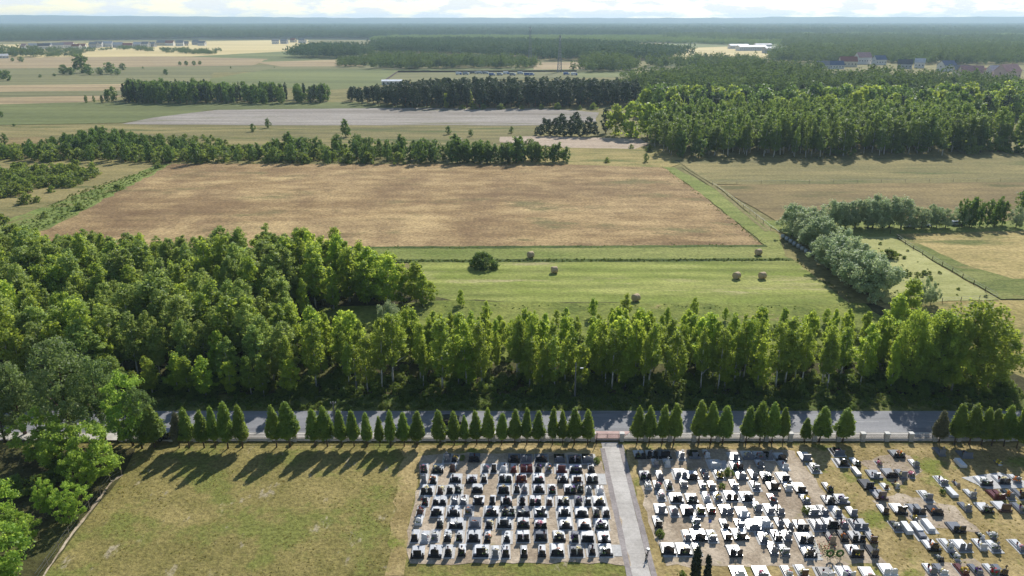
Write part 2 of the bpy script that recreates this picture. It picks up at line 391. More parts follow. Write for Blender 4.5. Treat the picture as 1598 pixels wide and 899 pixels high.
def scatter(name, pts, protos, label, cat, seed=1, smin=.8, smax=1.2, hs=None, zs=1.0):
    """one 'stuff' object per model: points that carry a crown each"""
    r = random.Random(seed); groups = [[] for _ in protos]
    for i, p in enumerate(pts): groups[r.randrange(len(protos))].append((p, hs[i] if hs else 1.0))
    for g, me in zip(groups, protos):
        if not g: continue
        src = obj(name, me, None, (g[0][0][0], g[0][0][1], 0), r.uniform(0, 6), (g[0][1], g[0][1], g[0][1])); prop(src, label, cat, None, 'stuff')
        pm = bpy.data.meshes.new(name+'_points'); pm.from_pydata([(p[0], p[1], p[2] if len(p) > 2 else 0) for p, _ in g[1:]], [], [])
        a = pm.attributes.new('rot', 'FLOAT_VECTOR', 'POINT'); a.data.foreach_set('vector', [c for _ in g[1:] for c in (0, 0, r.uniform(0, 6.28))])
        sv = []
        for _, hh in g[1:]:
            k = r.uniform(smin, smax)*hh; w = k*r.uniform(.9, 1.15); sv += [w, w, k*zs]
        b = pm.attributes.new('scl', 'FLOAT_VECTOR', 'POINT'); b.data.foreach_set('vector', sv)
        o = obj(name, pm); prop(o, label, cat, None, 'stuff')
        ng = bpy.data.node_groups.new(name, 'GeometryNodeTree'); ng.interface.new_socket('Geometry', in_out='INPUT', socket_type='NodeSocketGeometry'); ng.interface.new_socket('Geometry', in_out='OUTPUT', socket_type='NodeSocketGeometry')
        gi = ng.nodes.new('NodeGroupInput'); go = ng.nodes.new('NodeGroupOutput'); ip = ng.nodes.new('GeometryNodeInstanceOnPoints'); oi = ng.nodes.new('GeometryNodeObjectInfo')
        oi.inputs['Object'].default_value = src
        na = ng.nodes.new('GeometryNodeInputNamedAttribute'); na.data_type = 'FLOAT_VECTOR'; na.inputs['Name'].default_value = 'rot'
        nb = ng.nodes.new('GeometryNodeInputNamedAttribute'); nb.data_type = 'FLOAT_VECTOR'; nb.inputs['Name'].default_value = 'scl'
        er = ng.nodes.new('FunctionNodeEulerToRotation'); Lk = ng.links.new
        Lk(gi.outputs[0], ip.inputs['Points']); Lk(oi.outputs['Geometry'], ip.inputs['Instance']); Lk(na.outputs[0], er.inputs[0]); Lk(er.outputs[0], ip.inputs['Rotation'])
        Lk(nb.outputs[0], ip.inputs['Scale']); Lk(ip.outputs[0], go.inputs[0])
        md = o.modifiers.new('scatter', 'NODES'); md.node_group = ng

# ------------------------------------------------------------------ ground and fields
def sheet(name, pts, mat, z, step=None, jit=0.0, seed=0, label=None):
    r = random.Random(seed or hash(name) % 1000); out = []
    n = len(pts)
    for i in range(n):
        a, b = Vector(pts[i]), Vector(pts[(i+1) % n]); L = (b-a).length
        k = max(1, int(L/step)) if step else 1
        for j in range(k):
            p = a.lerp(b, j/k)
            if jit and j: p += Vector((r.uniform(-jit, jit), r.uniform(-jit, jit)))
            out.append((p.x, p.y, z))
    me = bpy.data.meshes.new(name); me.from_pydata(out, [], [tuple(range(len(out)))]); me.materials.append(mat); me.update()
    if me.polygons[0].normal.z < 0: me.flip_normals()
    return prop(obj(name, me), label, None, None, 'structure')
PS = [0]
def psheet(name, pp, mat, z, step=6, jit=.5, seed=0):
    PS[0] += 1; z += PS[0]*.0003
    return sheet(name, [P(*q) for q in pp], mat, z, step, jit, seed or len(pp)+int(pp[0][0]))

G_BASE = ground_mat('rough_pasture', [(104,100,62), (122,116,72), (142,132,84)], .006, .04, .6, (1,1.6,1), bump=.1)
me = bpy.data.meshes.new('ground'); R_ = 13000; K_ = 48
me.from_pydata([(0, 0, -.02)]+[(R_*math.sin(6.28319*i/K_), R_*math.cos(6.28319*i/K_), -.02) for i in range(K_)], [], [(0, (i+1) % K_+1, i+1) for i in range(K_)])
me.materials.append(G_BASE); me.update()
if me.polygons[0].normal.z < 0: me.flip_normals()
prop(obj('ground', me), None, None, None, 'structure')

G_WHEAT = ground_mat('ripe_grain', [(124,101,70), (154,128,88), (188,162,116)], .016, .09, 1.1, (.55,1.2,1), bump=.6, spots=(122,112,74), spot_scale=.05, spot_lo=.55, contrast=.4, spots2=(118,94,68), s2_scale=.018, s2_lo=.47, rows=('Y', .035, .07))
G_MEADOW = ground_mat('mown_meadow', [(110,120,56), (134,146,64), (160,160,92)], .03, .14, 1.4, (.3,1.4,1), bump=.4, spots=(164,156,108), spot_scale=.1, spot_lo=.56, contrast=.3, rows=('Y', .05, .14))
G_STRIP = ground_mat('grass_strip', [(104,116,54), (122,130,66), (140,142,80)], .03, .15, 1.2, (.3,1.4,1), bump=.4)
G_DITCH = ground_mat('ditch_grass', [(60,74,34), (76,92,40), (92,104,50)], .1, .3, 1.2, (.3,1.4,1), bump=.6)
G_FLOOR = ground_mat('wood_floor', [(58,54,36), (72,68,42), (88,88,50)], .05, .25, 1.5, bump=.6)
G_VERGE = ground_mat('verge_grass', [(70,86,40), (88,102,50), (112,112,62)], .05, .3, 1.8, (.5,1,1), bump=.7, spots=(134,116,74), spot_scale=.2, spot_lo=.62)
G_LAWN = ground_mat('dry_lawn', [(114,108,60), (132,122,72), (150,136,86)], .06, .25, 1.8, bump=.7, spots=(118,120,62), spot_scale=.12, spot_lo=.5, contrast=.42, spots2=(162,150,124), s2_scale=.2, s2_lo=.6)
G_LAWN2 = ground_mat('grass_between_graves', [(134,118,76), (156,138,92), (176,156,110)], .07, .25, 1.8, bump=.5, spots=(118,122,58), spot_scale=.15, spot_lo=.54, contrast=.36)
G_SAND = ground_mat('sandy_soil', [(150,134,114), (172,156,134), (190,174,152)], .1, .4, 2.4, bump=.4, spots=(138,130,86), spot_scale=.3, spot_lo=.6, contrast=.28)
G_PALE = ground_mat('worn_sand', [(170,154,128), (190,174,148), (206,192,168)], .2, .6, 2.5, bump=.3, contrast=.2)
G_PLOUGH = ground_mat('ploughed_soil', [(126,118,108), (142,134,124), (158,150,140)], .012, .08, .5, (.25,1.6,1), bump=.15, contrast=.2, spots=(118,114,88), spot_scale=.03, spot_lo=.56)
G_BEIGE = ground_mat('bare_sand', [(160,142,122), (176,158,138), (190,172,152)], .02, .1, .6, (.3,1.5,1), bump=.15, contrast=.2)
G_OLIVE = ground_mat('olive_field', [(104,100,64), (126,118,74), (150,136,90)], .012, .06, .9, (.3,1.6,1), bump=.4, spots=(92,98,54), spot_scale=.05, spot_lo=.53, contrast=.32)
G_BROWN = ground_mat('brown_heath', [(112,98,66), (132,114,76), (150,132,88)], .02, .1, .9, (.35,1.4,1), bump=.4, spots=(98,94,56), spot_scale=.07, spot_lo=.55, contrast=.32)
G_GOLD = ground_mat('golden_field', [(126,118,68), (150,136,82), (176,156,104)], .015, .08, 1, (.4,1.5,1), bump=.4, spots=(104,108,58), spot_scale=.06, spot_lo=.53)
G_PAST = ground_mat('cropped_pasture', [(146,146,88), (164,162,104), (178,174,118)], .04, .2, 1.4, (.5,1.2,1), bump=.3, spots=(116,118,62), spot_scale=.35, spot_lo=.62, contrast=.2)
G_LUSH = ground_mat('lush_reeds', [(96,112,54), (116,130,64), (136,146,80)], .06, .2, 1.2, bump=.7, spots=(122,116,70), spot_scale=.12, spot_lo=.52, contrast=.38)
G_CROP = ground_mat('green_crop', [(96,106,54), (112,120,60), (130,132,76)], .05, .2, 1.4, (.4,1.4,1), bump=.6, spots=(138,128,80), spot_scale=.08, spot_lo=.54)
G_FAR1 = ground_mat('far_tan_field', [(138,120,90), (156,136,102), (174,154,116)], .004, .02, .2, (.2,1.6,1), bump=.05, contrast=.15, rows=('Y', .012, .12))  # far tan, olive and green fields: cloud shade put into the darker colours
G_FAR2 = ground_mat('far_olive_field', [(100,100,68), (116,114,76), (130,126,86)], .004, .02, .2, (.2,1.6,1), bump=.05, contrast=.15, rows=('Y', .012, .12))
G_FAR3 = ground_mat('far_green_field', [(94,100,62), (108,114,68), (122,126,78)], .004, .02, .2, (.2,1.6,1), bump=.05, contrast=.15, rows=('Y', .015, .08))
G_FAR4 = ground_mat('far_pale_field', [(178,160,110), (194,174,122), (206,188,138)], .004, .02, .2, (.2,1.6,1), bump=.05, contrast=.1)
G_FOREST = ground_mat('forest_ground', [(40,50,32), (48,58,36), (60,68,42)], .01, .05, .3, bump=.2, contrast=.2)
G_YOUNG = ground_mat('young_growth', [(92,104,44), (114,124,54), (136,140,70)], .05, .25, 1.2, bump=.8, spots=(140,128,84), spot_scale=.15, spot_lo=.6)
G_TRACK = ground_mat('wheel_track', [(118,112,70), (130,122,78), (142,132,90)], .1, .3, 1.5, bump=.3)

# -- far fields, back to front
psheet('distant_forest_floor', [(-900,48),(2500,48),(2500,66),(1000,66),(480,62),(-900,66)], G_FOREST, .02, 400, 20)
psheet('far_field', [(-150,72),(480,62),(485,90),(300,88),(-200,92)], G_FAR4, .03, 60, 6)
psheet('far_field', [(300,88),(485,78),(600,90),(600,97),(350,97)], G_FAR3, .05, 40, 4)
psheet('far_field', [(-200,92),(260,88),(420,92),(390,103),(-200,110)], G_FAR1, .05, 40, 4)
psheet('far_field', [(-200,110),(400,102),(650,98),(640,108),(420,112),(-200,120)], G_FAR2, .07, 40, 4)
psheet('far_field', [(400,97),(560,92),(570,103),(440,104)], G_FAR1, .09, 40, 4)
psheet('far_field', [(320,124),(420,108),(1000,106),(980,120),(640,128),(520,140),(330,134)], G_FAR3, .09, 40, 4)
psheet('far_field', [(-200,120),(330,112),(330,128),(190,134),(-200,136)], G_FAR2, .11, 30, 3)
psheet('far_field', [(-200,136),(200,131),(220,141),(-200,146)], G_FAR1, .13, 30, 3)
psheet('far_field', [(-200,146),(220,141),(200,150),(-200,156)], G_FAR2, .15, 30, 3)
psheet('far_field', [(-200,156),(200,149),(130,160),(-200,168)], G_FAR1, .17, 30, 3)
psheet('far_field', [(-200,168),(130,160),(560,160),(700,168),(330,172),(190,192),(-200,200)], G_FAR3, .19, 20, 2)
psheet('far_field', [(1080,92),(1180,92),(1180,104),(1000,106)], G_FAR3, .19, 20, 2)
psheet('far_field', [(1040,76),(1160,72),(1260,80),(1240,92),(1050,92)], G_FAR4, .18, 20, 2)
psheet('far_field', [(900,106),(1300,100),(1290,106),(1180,108),(900,112)], G_FAR2, .21, 20, 2)
psheet('far_field', [(832,98),(912,97),(915,108),(832,109)], G_FAR1, .22, 20, 2)
psheet('ploughed_field', [(190,194),(240,184),(340,172),(600,169),(852,170),(935,176),(930,190),(840,196),(400,196)], G_PLOUGH, .21, 15, 1.2)
psheet('field', [(-200,200),(190,194),(840,196),(840,222),(300,240),(-200,250)], G_OLIVE, .13, 15, 1)
psheet('field', [(-200,222),(60,214),(130,232),(60,246),(-200,250)], G_BROWN, .17, 15, 1)
psheet('sand_strip', [(780,214),(840,213),(1000,217),(1012,226),(990,233),(880,231),(780,222)], G_BEIGE, .17, 6, .6)
psheet('field', [(800,231),(1060,228),(1062,256),(1040,264),(800,257)], G_GOLD, .15, 8, .8)
psheet('grain_field', [(262,256),(880,257),(1036,262),(1090,300),(1192,384),(800,387),(540,388),(300,400),(20,372),(90,345)], G_WHEAT, .16, 6, .5)
psheet('lush_strip', [(252,257),(268,257),(98,346),(40,372),(-30,372),(10,345),(120,305)], G_LUSH, .17, 4, 1.2)
psheet('rough_field', [(-200,256),(258,256),(120,305),(10,345),(-30,372),(-200,372)], G_OLIVE, .14, 8, .8)
psheet('grass_strip', [(540,387),(1195,384),(1235,406),(800,408),(560,409)], G_STRIP, .17, 5, .3)
psheet('ditch', [(560,406.5),(900,405),(1235,404),(1240,408),(900,410),(560,410.5)], G_DITCH, .18, 3, .35)
psheet('ditch', [(540,386),(1195,383),(1198,386),(800,388.5),(540,389)], G_DITCH, .19, 3, .35)
psheet('meadow', [(640,410),(1240,407),(1330,478),(1345,500),(640,500)], G_MEADOW, .16, 6, .3)
psheet('track_verge', [(1034,261),(1052,262),(1110,292),(1216,368),(1225,404),(1196,385),(1090,300)], G_STRIP, .18, 4, .4)
for o_ in (0, 9):
    psheet('wheel_track', [(1064+o_*.6,262),(1068+o_*.6,262),(1122+o_,296),(1200+o_,362),(1193+o_,362),(1116+o_,296)], G_TRACK, .22, 3, .15)
psheet('field', [(1052,250),(1800,232),(1800,290),(1112,288)], G_OLIVE, .15, 8, .6)
psheet('heath', [(1110,289),(1800,284),(1800,345),(1210,345)], G_BROWN, .17, 8, .8)
psheet('field', [(1180,345),(1800,330),(1800,372),(1240,372)], G_STRIP, .13, 8, .8)
psheet('pasture', [(1300,372),(1395,370),(1470,418),(1560,469),(1380,474),(1330,420)], G_PAST, .17, 4, .3)
psheet('field', [(1396,366),(1800,356),(1800,440),(1565,440),(1480,405)], G_GOLD, .18, 6, .4)
psheet('crop', [(1400,372),(1412,370),(1500,412),(1580,436),(1800,436),(1800,466),(1562,468),(1475,418)], G_CROP, .2, 4, .4)
psheet('field', [(1340,474),(1800,466),(1800,640),(1340,640)], G_GOLD, .14, 5, .5)
# -- woods' floors, road, cemetery
RY0, RY1 = P(0,678)[1], P(0,643.5)[1]
sheet('wood_floor', [(-160,RY1+1),(98,RY1+1),(84,158),(60,156),(-14,160),(-36,174),(-52,186),(-160,194)], G_FLOOR, .22, 5, .9)
sheet('young_growth', [(-38,127),(80,127),(82,158),(60,157),(-14,160),(-44,155)], G_YOUNG, .23, 4, .8)
sheet('verge', [(-400,RY1-.3),(400,RY1-.3),(400,RY1+6),(-400,RY1+6)], G_VERGE, .24, 3, .35)
sheet('lawn', [(-400,40),(400,40),(400,P(0,688)[1]),(-400,P(0,688)[1])], G_LAWN, .02)
psheet('wood_floor', [(-300,700),(212,700),(190,744),(120,830),(62,905),(30,960),(-300,960)], G_FLOOR, .04, 3, .3)

m, nt_, o_ = new_mat('asphalt')
g_ = N(nt_, 'ShaderNodeNewGeometry').outputs['Position']
c_ = ramp(nt_, [(.3, srgb(104,105,110)), (.7, srgb(138,137,138))], noise(nt_, g_, .18, 6, .7, (.3,1.5,1)))
c_ = mix(nt_, ramp(nt_, [(.56,(0,0,0,1)),(.6,(.5,.5,.5,1))], noise(nt_, g_, .12, 2, .5, (.4,2.5,1), (50,50,0))), c_, srgb(88,88,92))
c_ = mix(nt_, 1.0, c_, ramp(nt_, [(.3,(.8,.8,.8,1)),(.7,(1.1,1.1,1.1,1))], noise(nt_, g_, 3, 4, .8)), 'MULTIPLY')
b_ = setin(N(nt_, 'ShaderNodeBsdfPrincipled'), Roughness=.8); nt_.links.new(c_, b_.inputs['Base Color']); nt_.links.new(b_.outputs[0], o_.inputs[0])
M_ASPH = m
M_CONC = ground_mat('concrete_paving', [(170,164,156), (184,178,170), (198,192,184)], .1, .5, 3, bump=.1, contrast=.12)
M_CONC2 = ground_mat('edge_paving', [(136,128,124), (150,142,138), (162,154,150)], .2, .6, 3, bump=.15, contrast=.18)
M_PINK = ground_mat('pink_pavers', [(170,142,136), (184,156,148), (194,168,160)], .2, .8, 4, bump=.1, contrast=.12)
M_KERB = plain('kerb_concrete', (176,172,164), .85)
M_LINE = plain('road_paint', (156,156,154), .7, .2, 0, .25, .8)
sheet('road', [(-400,RY0),(400,RY0),(400,RY1),(-400,RY1)], M_ASPH, .27, 4, .06)
sheet('pavement', [(-400,P(0,690)[1]),(400,P(0,690)[1]),(400,RY0-.12),(-400,RY0-.12)], M_CONC, .36)
YS = (RY0+RY1)/2
for i in range(26):
    sheet('road_marking', [(-160+i*12,YS-.06),(-156+i*12,YS-.06),(-156+i*12,YS+.06),(-160+i*12,YS+.06)], M_LINE, .275)
mb = MB().bevbox((0, RY0-.06, .2), (800, .14, .4), .02); prop(obj('kerb', mb.mesh('kerb', M_KERB)), None, None, None, 'structure')
gx0, gx1 = P(926,689)[0], P(966,689)[0]
sheet('driveway', [(gx0-1.5,P(0,689)[1]),(gx1+.2,P(0,689)[1]),(gx1+2.2,RY0+.3),(gx0-1.8,RY0+.3)], M_PINK, .425, 2, .03)
# path through the cemetery
pl, pr = P(944,700)[0], P(966,700)[0]
sheet('path', [(pl,40),(pr,40),(pr,P(0,690.5)[1]),(pl-.4,P(0,690.5)[1])], M_CONC, .06)
sheet('path_edge', [(pr+.01,40),(pr+.75,40),(pr+.75,P(0,694)[1]),(pr+.01,P(0,694)[1])], M_CONC2, .065, 1.2, .05)
sheet('path_edge', [(pl-.75,40),(pl-.01,40),(pl-.01,P(0,700)[1]),(pl-.75,P(0,700)[1])], M_CONC2, .065, 1.2, .05)
for i in range(14):
    y_ = 66+i*2.5
    if y_ < P(0,692)[1]: sheet('path_joint', [(pl,y_),(pr,y_),(pr,y_+.035),(pl,y_+.035)], M_CONC2, .064)
psheet('grave_soil', [(658,712),(700,708),(925,708),(940,722),(962,790),(982,868),(985,884),(940,878),(640,880),(634,858),(648,780)], G_SAND, .05, 1.5, .35)
psheet('grave_soil', [(988,704),(1080,702),(1240,704),(1300,790),(1385,880),(1300,884),(1040,884),(1010,800)], G_SAND, .05, 1.5, .4)
psheet('grave_lawn', [(630,694),(935,694),(938,712),(660,715),(640,800),(630,899),(600,899)], G_LAWN2, .035, 2, .4)
psheet('grave_lawn', [(972,694),(1900,690),(1900,960),(1035,960)], G_LAWN2, .035, 2, .4)
for q in [[(1340,722),(1400,706),(1420,712),(1440,735),(1400,760),(1360,735)],[(1360,782),(1400,770),(1490,790),(1530,830),(1450,825)],[(1440,884),(1520,872),(1545,890),(1560,905),(1440,905)],[(1210,868),(1290,860),(1300,880),(1215,884)]]:
    psheet('bare_soil', q, G_SAND, .055, 1, .3)
# ------------------------------------------------------------------ woods near the road
RW = random.Random(11)
def topline(px, pts):
    for (a, b), (c, d) in zip(pts, pts[1:]):
        if a <= px <= c: return b+(d-b)*(px-a)/(c-a)
    return pts[0][1] if px < pts[0][0] else pts[-1][1]
WA = [(-150,190),(-100,188),(-52,184),(-36,172),(-17,160),(-15,154),(-46,154),(-40,117),(-112,117),(-150,150)]
TL = [(0,348),(90,352),(180,350),(270,368),(340,352),(460,345),(520,350),(560,372),(600,392),(690,425)]
lim = fill(WA, 4.35, 3)
lim = [p for p in lim if in_view(p[0], p[1], 40)]
lim.sort(); NL = [0, 0, 0]
for i, (x, y) in enumerate(lim):
    h = RW.uniform(8.5, 16); px = pix(x, y, h)[0]; hm = top_h(y, topline(px, TL)+RW.uniform(0, 22))
    h = max(5, min(h, hm))
    right = px > 470+RW.uniform(-40, 30)
    if y < 126: NL[0] += 1; lb = f'slender tree, {OW[NL[0]]} from left at the shaded front of the left wood'; gp = 'front trees of the left wood'
    elif right: NL[1] += 1; lb = f'bright green birch, {OW[NL[1]]} from left at the meadow end of the left wood'; gp = 'bright birches by the meadow'
    elif y > 172: NL[2] += 1; lb = f'dark green tree, {OW[NL[2]]} from left along the back of the left wood'; gp = 'back trees of the left wood'
    else: lb = 'grey-green leafy tree standing inside the dense left wood'; gp = 'inner trees of the left wood'
    key = 'birch_bright' if right or RW.random() < .1 else ('wood' if RW.random() < .7 else 'birch')
    tree(key, x, y, h, 'birch_tree' if key != 'wood' else 'wood_tree', lb, 'tree', gp, RW.uniform(.85, 1.35))
WB = [(-40,116.5),(80,116.5),(82,152),(-46,152)]
fr = [(-39+k*4.4+RW.uniform(-1.4, 1.4), 115.8+RW.uniform(-.6, 1.0)) for k in range(27)]
NF = [0, 0, 0]
for i, (x, y) in enumerate(sorted(fr+[p for p in fill(WB, 4.3, 8) if p[1] < 123])+sorted(p for p in fill(WB, 4.3, 8) if p[1] >= 123)):
    h = RW.uniform(8.5, 14.5) if y < 129 else RW.uniform(7, 12)
    x += RW.gauss(0, 1.2); y += RW.gauss(0, .6)*(y > 118)
    px = pix(x, y)[0]; hm = top_h(y, RW.uniform(480, 506)); h = min(h, hm)
    if h < 2.2 or (h < 3.6 and RW.random() < .55): continue
    if y > 128 and RW.random() < .2: continue
    bright = y > 124 or RW.random() < .35
    if y < 123: NF[0] += 1; lb = f'tall birch, {OW[NF[0]]} from left in the front rows of the birch plot'; gp = 'front birches of the birch plot'
    elif h > 5: NF[1] += 1; lb = f'yellow-green birch, {OW[NF[1]]} from left in the middle of the birch plot'; gp = 'middle birches of the birch plot'
    else: NF[2] += 1; lb = f'small young birch, {OW[NF[2]]} from left at the back of the birch plot'; gp = 'young birches of the birch plot'
    if RW.random() < .08: continue
    tree(RW.choice(['front_birch', 'front_birch', 'birch', 'birch_bright']) if y < 121 else ('birch_bright' if bright else 'birch'), x, y, h, 'birch_tree', lb, 'tree', gp, RW.uniform(.65, 1.12) if h > 5 else 1.1)
for px, py, ty, lb in [(720,478,453,'small lone birch at the meadow edge, beside the bright wood corner'),(925,496,466,'dark young birch poking above the plot, second of those in front of the meadow'),
                       (976,494,458,'young birch poking above the plot right below a hay bale'),(1083,494,464,'young birch poking above the plot left of the two hay bales'),(760,500,470,'young birch poking above the plot below the round bush')]:
    x, y = P(px, py); tree('birch_bright', x, y, max(3, top_h(y, ty)), 'young_birch', lb, 'tree', None, 1.2)
for px, py, ty, w, lb, v in [(1515,607,474,1.15,'broad open birch with spreading dark limbs at the right end of the birch plot',0),(1455,606,488,.8,'slim open birch just left of the broad birch at the right end',1),
                       (1413,604,484,.7,'slim birch on the right slanting edge of the birch plot',2),(1552,600,505,.6,'small leaning birch tight against the right side of the broad birch',1)]:
    x, y = P(px, py); tree('open_birch', x, y, top_h(y, ty), 'open_birch_tree', lb, 'tree', None, w, v)
for px, py, ty, key, lb in [(1412,505,437,'birch_bright','lush yellow-green bush tree at the near end of the willow row'),(1438,478,437,'willow','upright grey shrub in the near corner of the pasture'),(1452,476,443,'willow','small grey sapling in the near corner of the pasture'),
                        (1395,520,462,'birch_bright','yellow-green leafy tree between the willow row and the birch plot')]:
    x, y = P(px, py); tree(key, x, y, top_h(y, ty), 'bushy_tree', lb, 'tree', None, 1.3 if key != 'willow' else .6)
x, y = P(754,418); tree('round_bush', x, y, 4.2, 'round_bush', 'round dark green bush standing alone on the mown meadow', 'bush', None, 1.0)
x, y = P(608,516); tree('willow', x, y, 6.5, 'pale_bush', 'pale silvery bush among the birches at the left of the plot', 'bush', None, .8)
for i in range(12):
    x, y = -76+i*3.3+RW.uniform(-1, 1), 114+RW.uniform(-.8, 1.2)
    tree(RW.choice(['wood', 'birch_bright', 'birch']), x, y, RW.uniform(5, 9.5), 'edge_tree', f'low leafy tree, {OW[i+1]} from left at the roadside foot of the left wood', 'tree', 'roadside trees of the left wood', 1.2)
# undergrowth
ug = [p for p in fill([(-112,113.5),(90,113.5),(90,121),(-112,121)], 1.7, 21)]+[p for p in fill([(-150,121),(-40,121),(80,121),(82,142),(-14,142),(-150,170)], 4.2, 22)]
ug = [p for p in ug if in_view(p[0], p[1], 30)]
scatter('undergrowth', ug, [c for _, _, c in PROTO['shrub']], 'low leafy undergrowth along the foot of the woods', 'undergrowth', 5, .3, .8)

# big trees at the near left and bright robinias along the lawn fence
for px, py, ty, key, w, lb in [
    (112,688,532,'poplar',1.1,'tall grey-green poplar, the biggest tree at the near left'),
    (40,680,566,'poplar',.95,'grey-green poplar left of the biggest poplar'),
    (165,690,560,'poplar',.75,'narrow grey-green poplar close on the right of the biggest poplar'),
    (208,696,582,'robinia',.75,'bright yellow-green tree squeezed beside the narrow poplar'),
    (222,700,606,'poplar',.75,'loose grey-green tree at the left end of the thuja row'),
    (8,690,600,'poplar',.9,'shaded poplar cut by the left picture edge'),
    (70,722,640,'robinia',1.1,'dark green robinia in shade below the big poplar'),
    (105,740,662,'robinia',1.0,'shaded robinia left of the brightest round robinia'),
    (155,745,660,'robinia',1.15,'brightest round robinia where the lawn fence begins'),
    (128,776,706,'robinia',.8,'bright robinia directly below the brightest round one'),
    (118,812,752,'robinia',1.0,'bright robinia leaning over the lawn fence halfway down'),
    (80,806,745,'robinia',.7,'small upright robinia left of the fence'),
    (36,858,796,'robinia',1.1,'broad robinia near the lower left with a flat crown'),
    (-5,840,750,'robinia',1.05,'bright robinia cut by the left picture edge'),
    (-6,930,822,'robinia',1.1,'bright robinia in the bottom left corner')]:
    x, y = P(px, py); tree(key, x, y, top_h(y, ty), 'robinia_tree' if key == 'robinia' else 'poplar_tree', lb, 'tree', None, w*(.85 if key == 'robinia' else 1))
for i, (px, py, ty) in enumerate([(60,770,735),(20,770,728),(90,745,712)]):
    x, y = P(px, py); tree('shrub', x, y, 2.6, 'shrub', ['dark shrub under the left robinias','dark shrub at the left picture edge among robinias','dark shrub below the shaded robinia'][i], 'bush', None, 1.1)

# ------------------------------------------------------------------ thuja row
TG = [('left end of the row', [(242,698,634,37),(280,699,646,21),(296,699,638,26),(319,699,643,22),(337,699,635,21),(356,700,627,28),(379,699,632,27)]),
      ('pair between the left pillars', [(432,698,634,24),(453,697,627,27)]),
      ('row of nine by the pole', [(492,697,639,21),(511,697,635,22),(534,697,640,20),(553,697,641,20),(573,697,645,20),(593,697,652,16),(610,697,642,18),(631,697,646,19),(651,697,643,22)]),
      ('long row left of the gate', [(687,695,642,24),(709,695,642,21),(726,694,650,15),(744,694,642,18),(763,694,638,20),(783,694,645,20),(803,694,642,19),(822,694,638,19),(840,694,641,20),(862,694,638,18),(878,694,641,17),(896,694,637,23),(917,694,640,19)]),
      ('four right of the gate', [(993.5,693,636,21),(1013,693,636,20),(1033,693,633,21),(1051,693,632,21)]),
      ('three beside the right lawn', [(1090,692,627,27),(1108.5,692,628,25),(1127.6,692,634,23)]),
      ('four mid right of the gate', [(1163.6,692,635,23),(1185.5,692,628,25),(1204,692,630,23),(1221.5,692,637,20)]),
      ('three standing apart on the right', [(1255,690,653,15),(1278,690,636,28),(1314.5,690,638,27)]),
      ('dense group at the right end', [(1465,692,642,20),(1489,694,632,26),(1512,694,631,25),(1531,695,637,21),(1547,696,639,21),(1566,697,635,23),(1586,700,634,23),(1601,708,640,24)])]
for gname, L in TG:
    for i, (px, py, ty, w) in enumerate(L):
        x, y = P(px, py); h = top_h(y, ty); dry = px in (280, 1465)
        wm = w*(y*CP+HC*SP)/F                     # width in metres
        tree('thuja_dry' if dry else 'thuja', x, y, h, 'thuja_tree', f'{"dry greyish" if dry else "clipped green"} conical thuja, {OW[i+1]} from left in the {gname}', 'thuja', 'thujas along the cemetery fence', wm*RT.uniform(.98, 1.22)/2/1.22/(h/6.6))
for px, ty, lb in [(1083,853,'tall dark columnar cypress at the bottom edge, left one of two'),(1103,866,'dark columnar cypress at the bottom edge, right one of two')]:
    x, y = P(px, 915); tree('cypress', x, y, top_h(y, ty), 'cypress_tree', lb, 'cypress', None, 1.05)

# ------------------------------------------------------------------ willow row, right side trees
def row(px0, py0, px1, py1, n, hpx, key, name, lb, grp, wid=1.0, jit=.6, seed=1, label_each=True):
    r = random.Random(seed)
    for i in range(n):
        t = (i+.5)/n; x, y = P(px0+(px1-px0)*t, py0+(py1-py0)*t); x += r.uniform(-jit, jit); y += r.uniform(-jit, jit)
        h = hpx*r.uniform(.85, 1.1)
        tree(key, x, y, h, name, f'{lb}, {OW[i+1]} from the {"far end" if abs(py1-py0) > 40 else "left"}' if label_each else lb, 'tree', grp, wid)
row(1230,358,1362,474,14,9.6,'willow','willow_tree','silvery willow in the diagonal row beside the meadow','diagonal willow row',1.12,1.6,2)
row(1256,362,1366,462,7,8.6,'willow','willow_tree','right-hand silvery willow of the doubled diagonal row','diagonal willow row',1.0,1.2,6)
row(1290,358,1412,356,9,9.4,'willow','willow_tree','silvery willow in the level row behind the pasture','level willow row',.95,.8,3)
row(1420,357,1482,355,5,7.0,'willow','willow_tree','willow around the parked white vehicles','level willow row',.85,.8,4)
row(1496,356,1572,352,8,9.0,'mid_tree','aspen_tree','dark upright aspen at the right end of the level row','aspens right',.62,.8,5)
for px, py, ty, k, w, lb in [(1592,335,296,'mid_tree',1,'dark green tree at the right picture edge above the willows'),(1585,356,325,'willow',.9,'silvery willow at the right picture edge'),(1505,354,318,'willow',.8,'small willow at the start of the aspens')]:
    x, y = P(px, py); tree(k, x, y, top_h(y, ty), 'lone_tree', lb, 'tree', None, w)

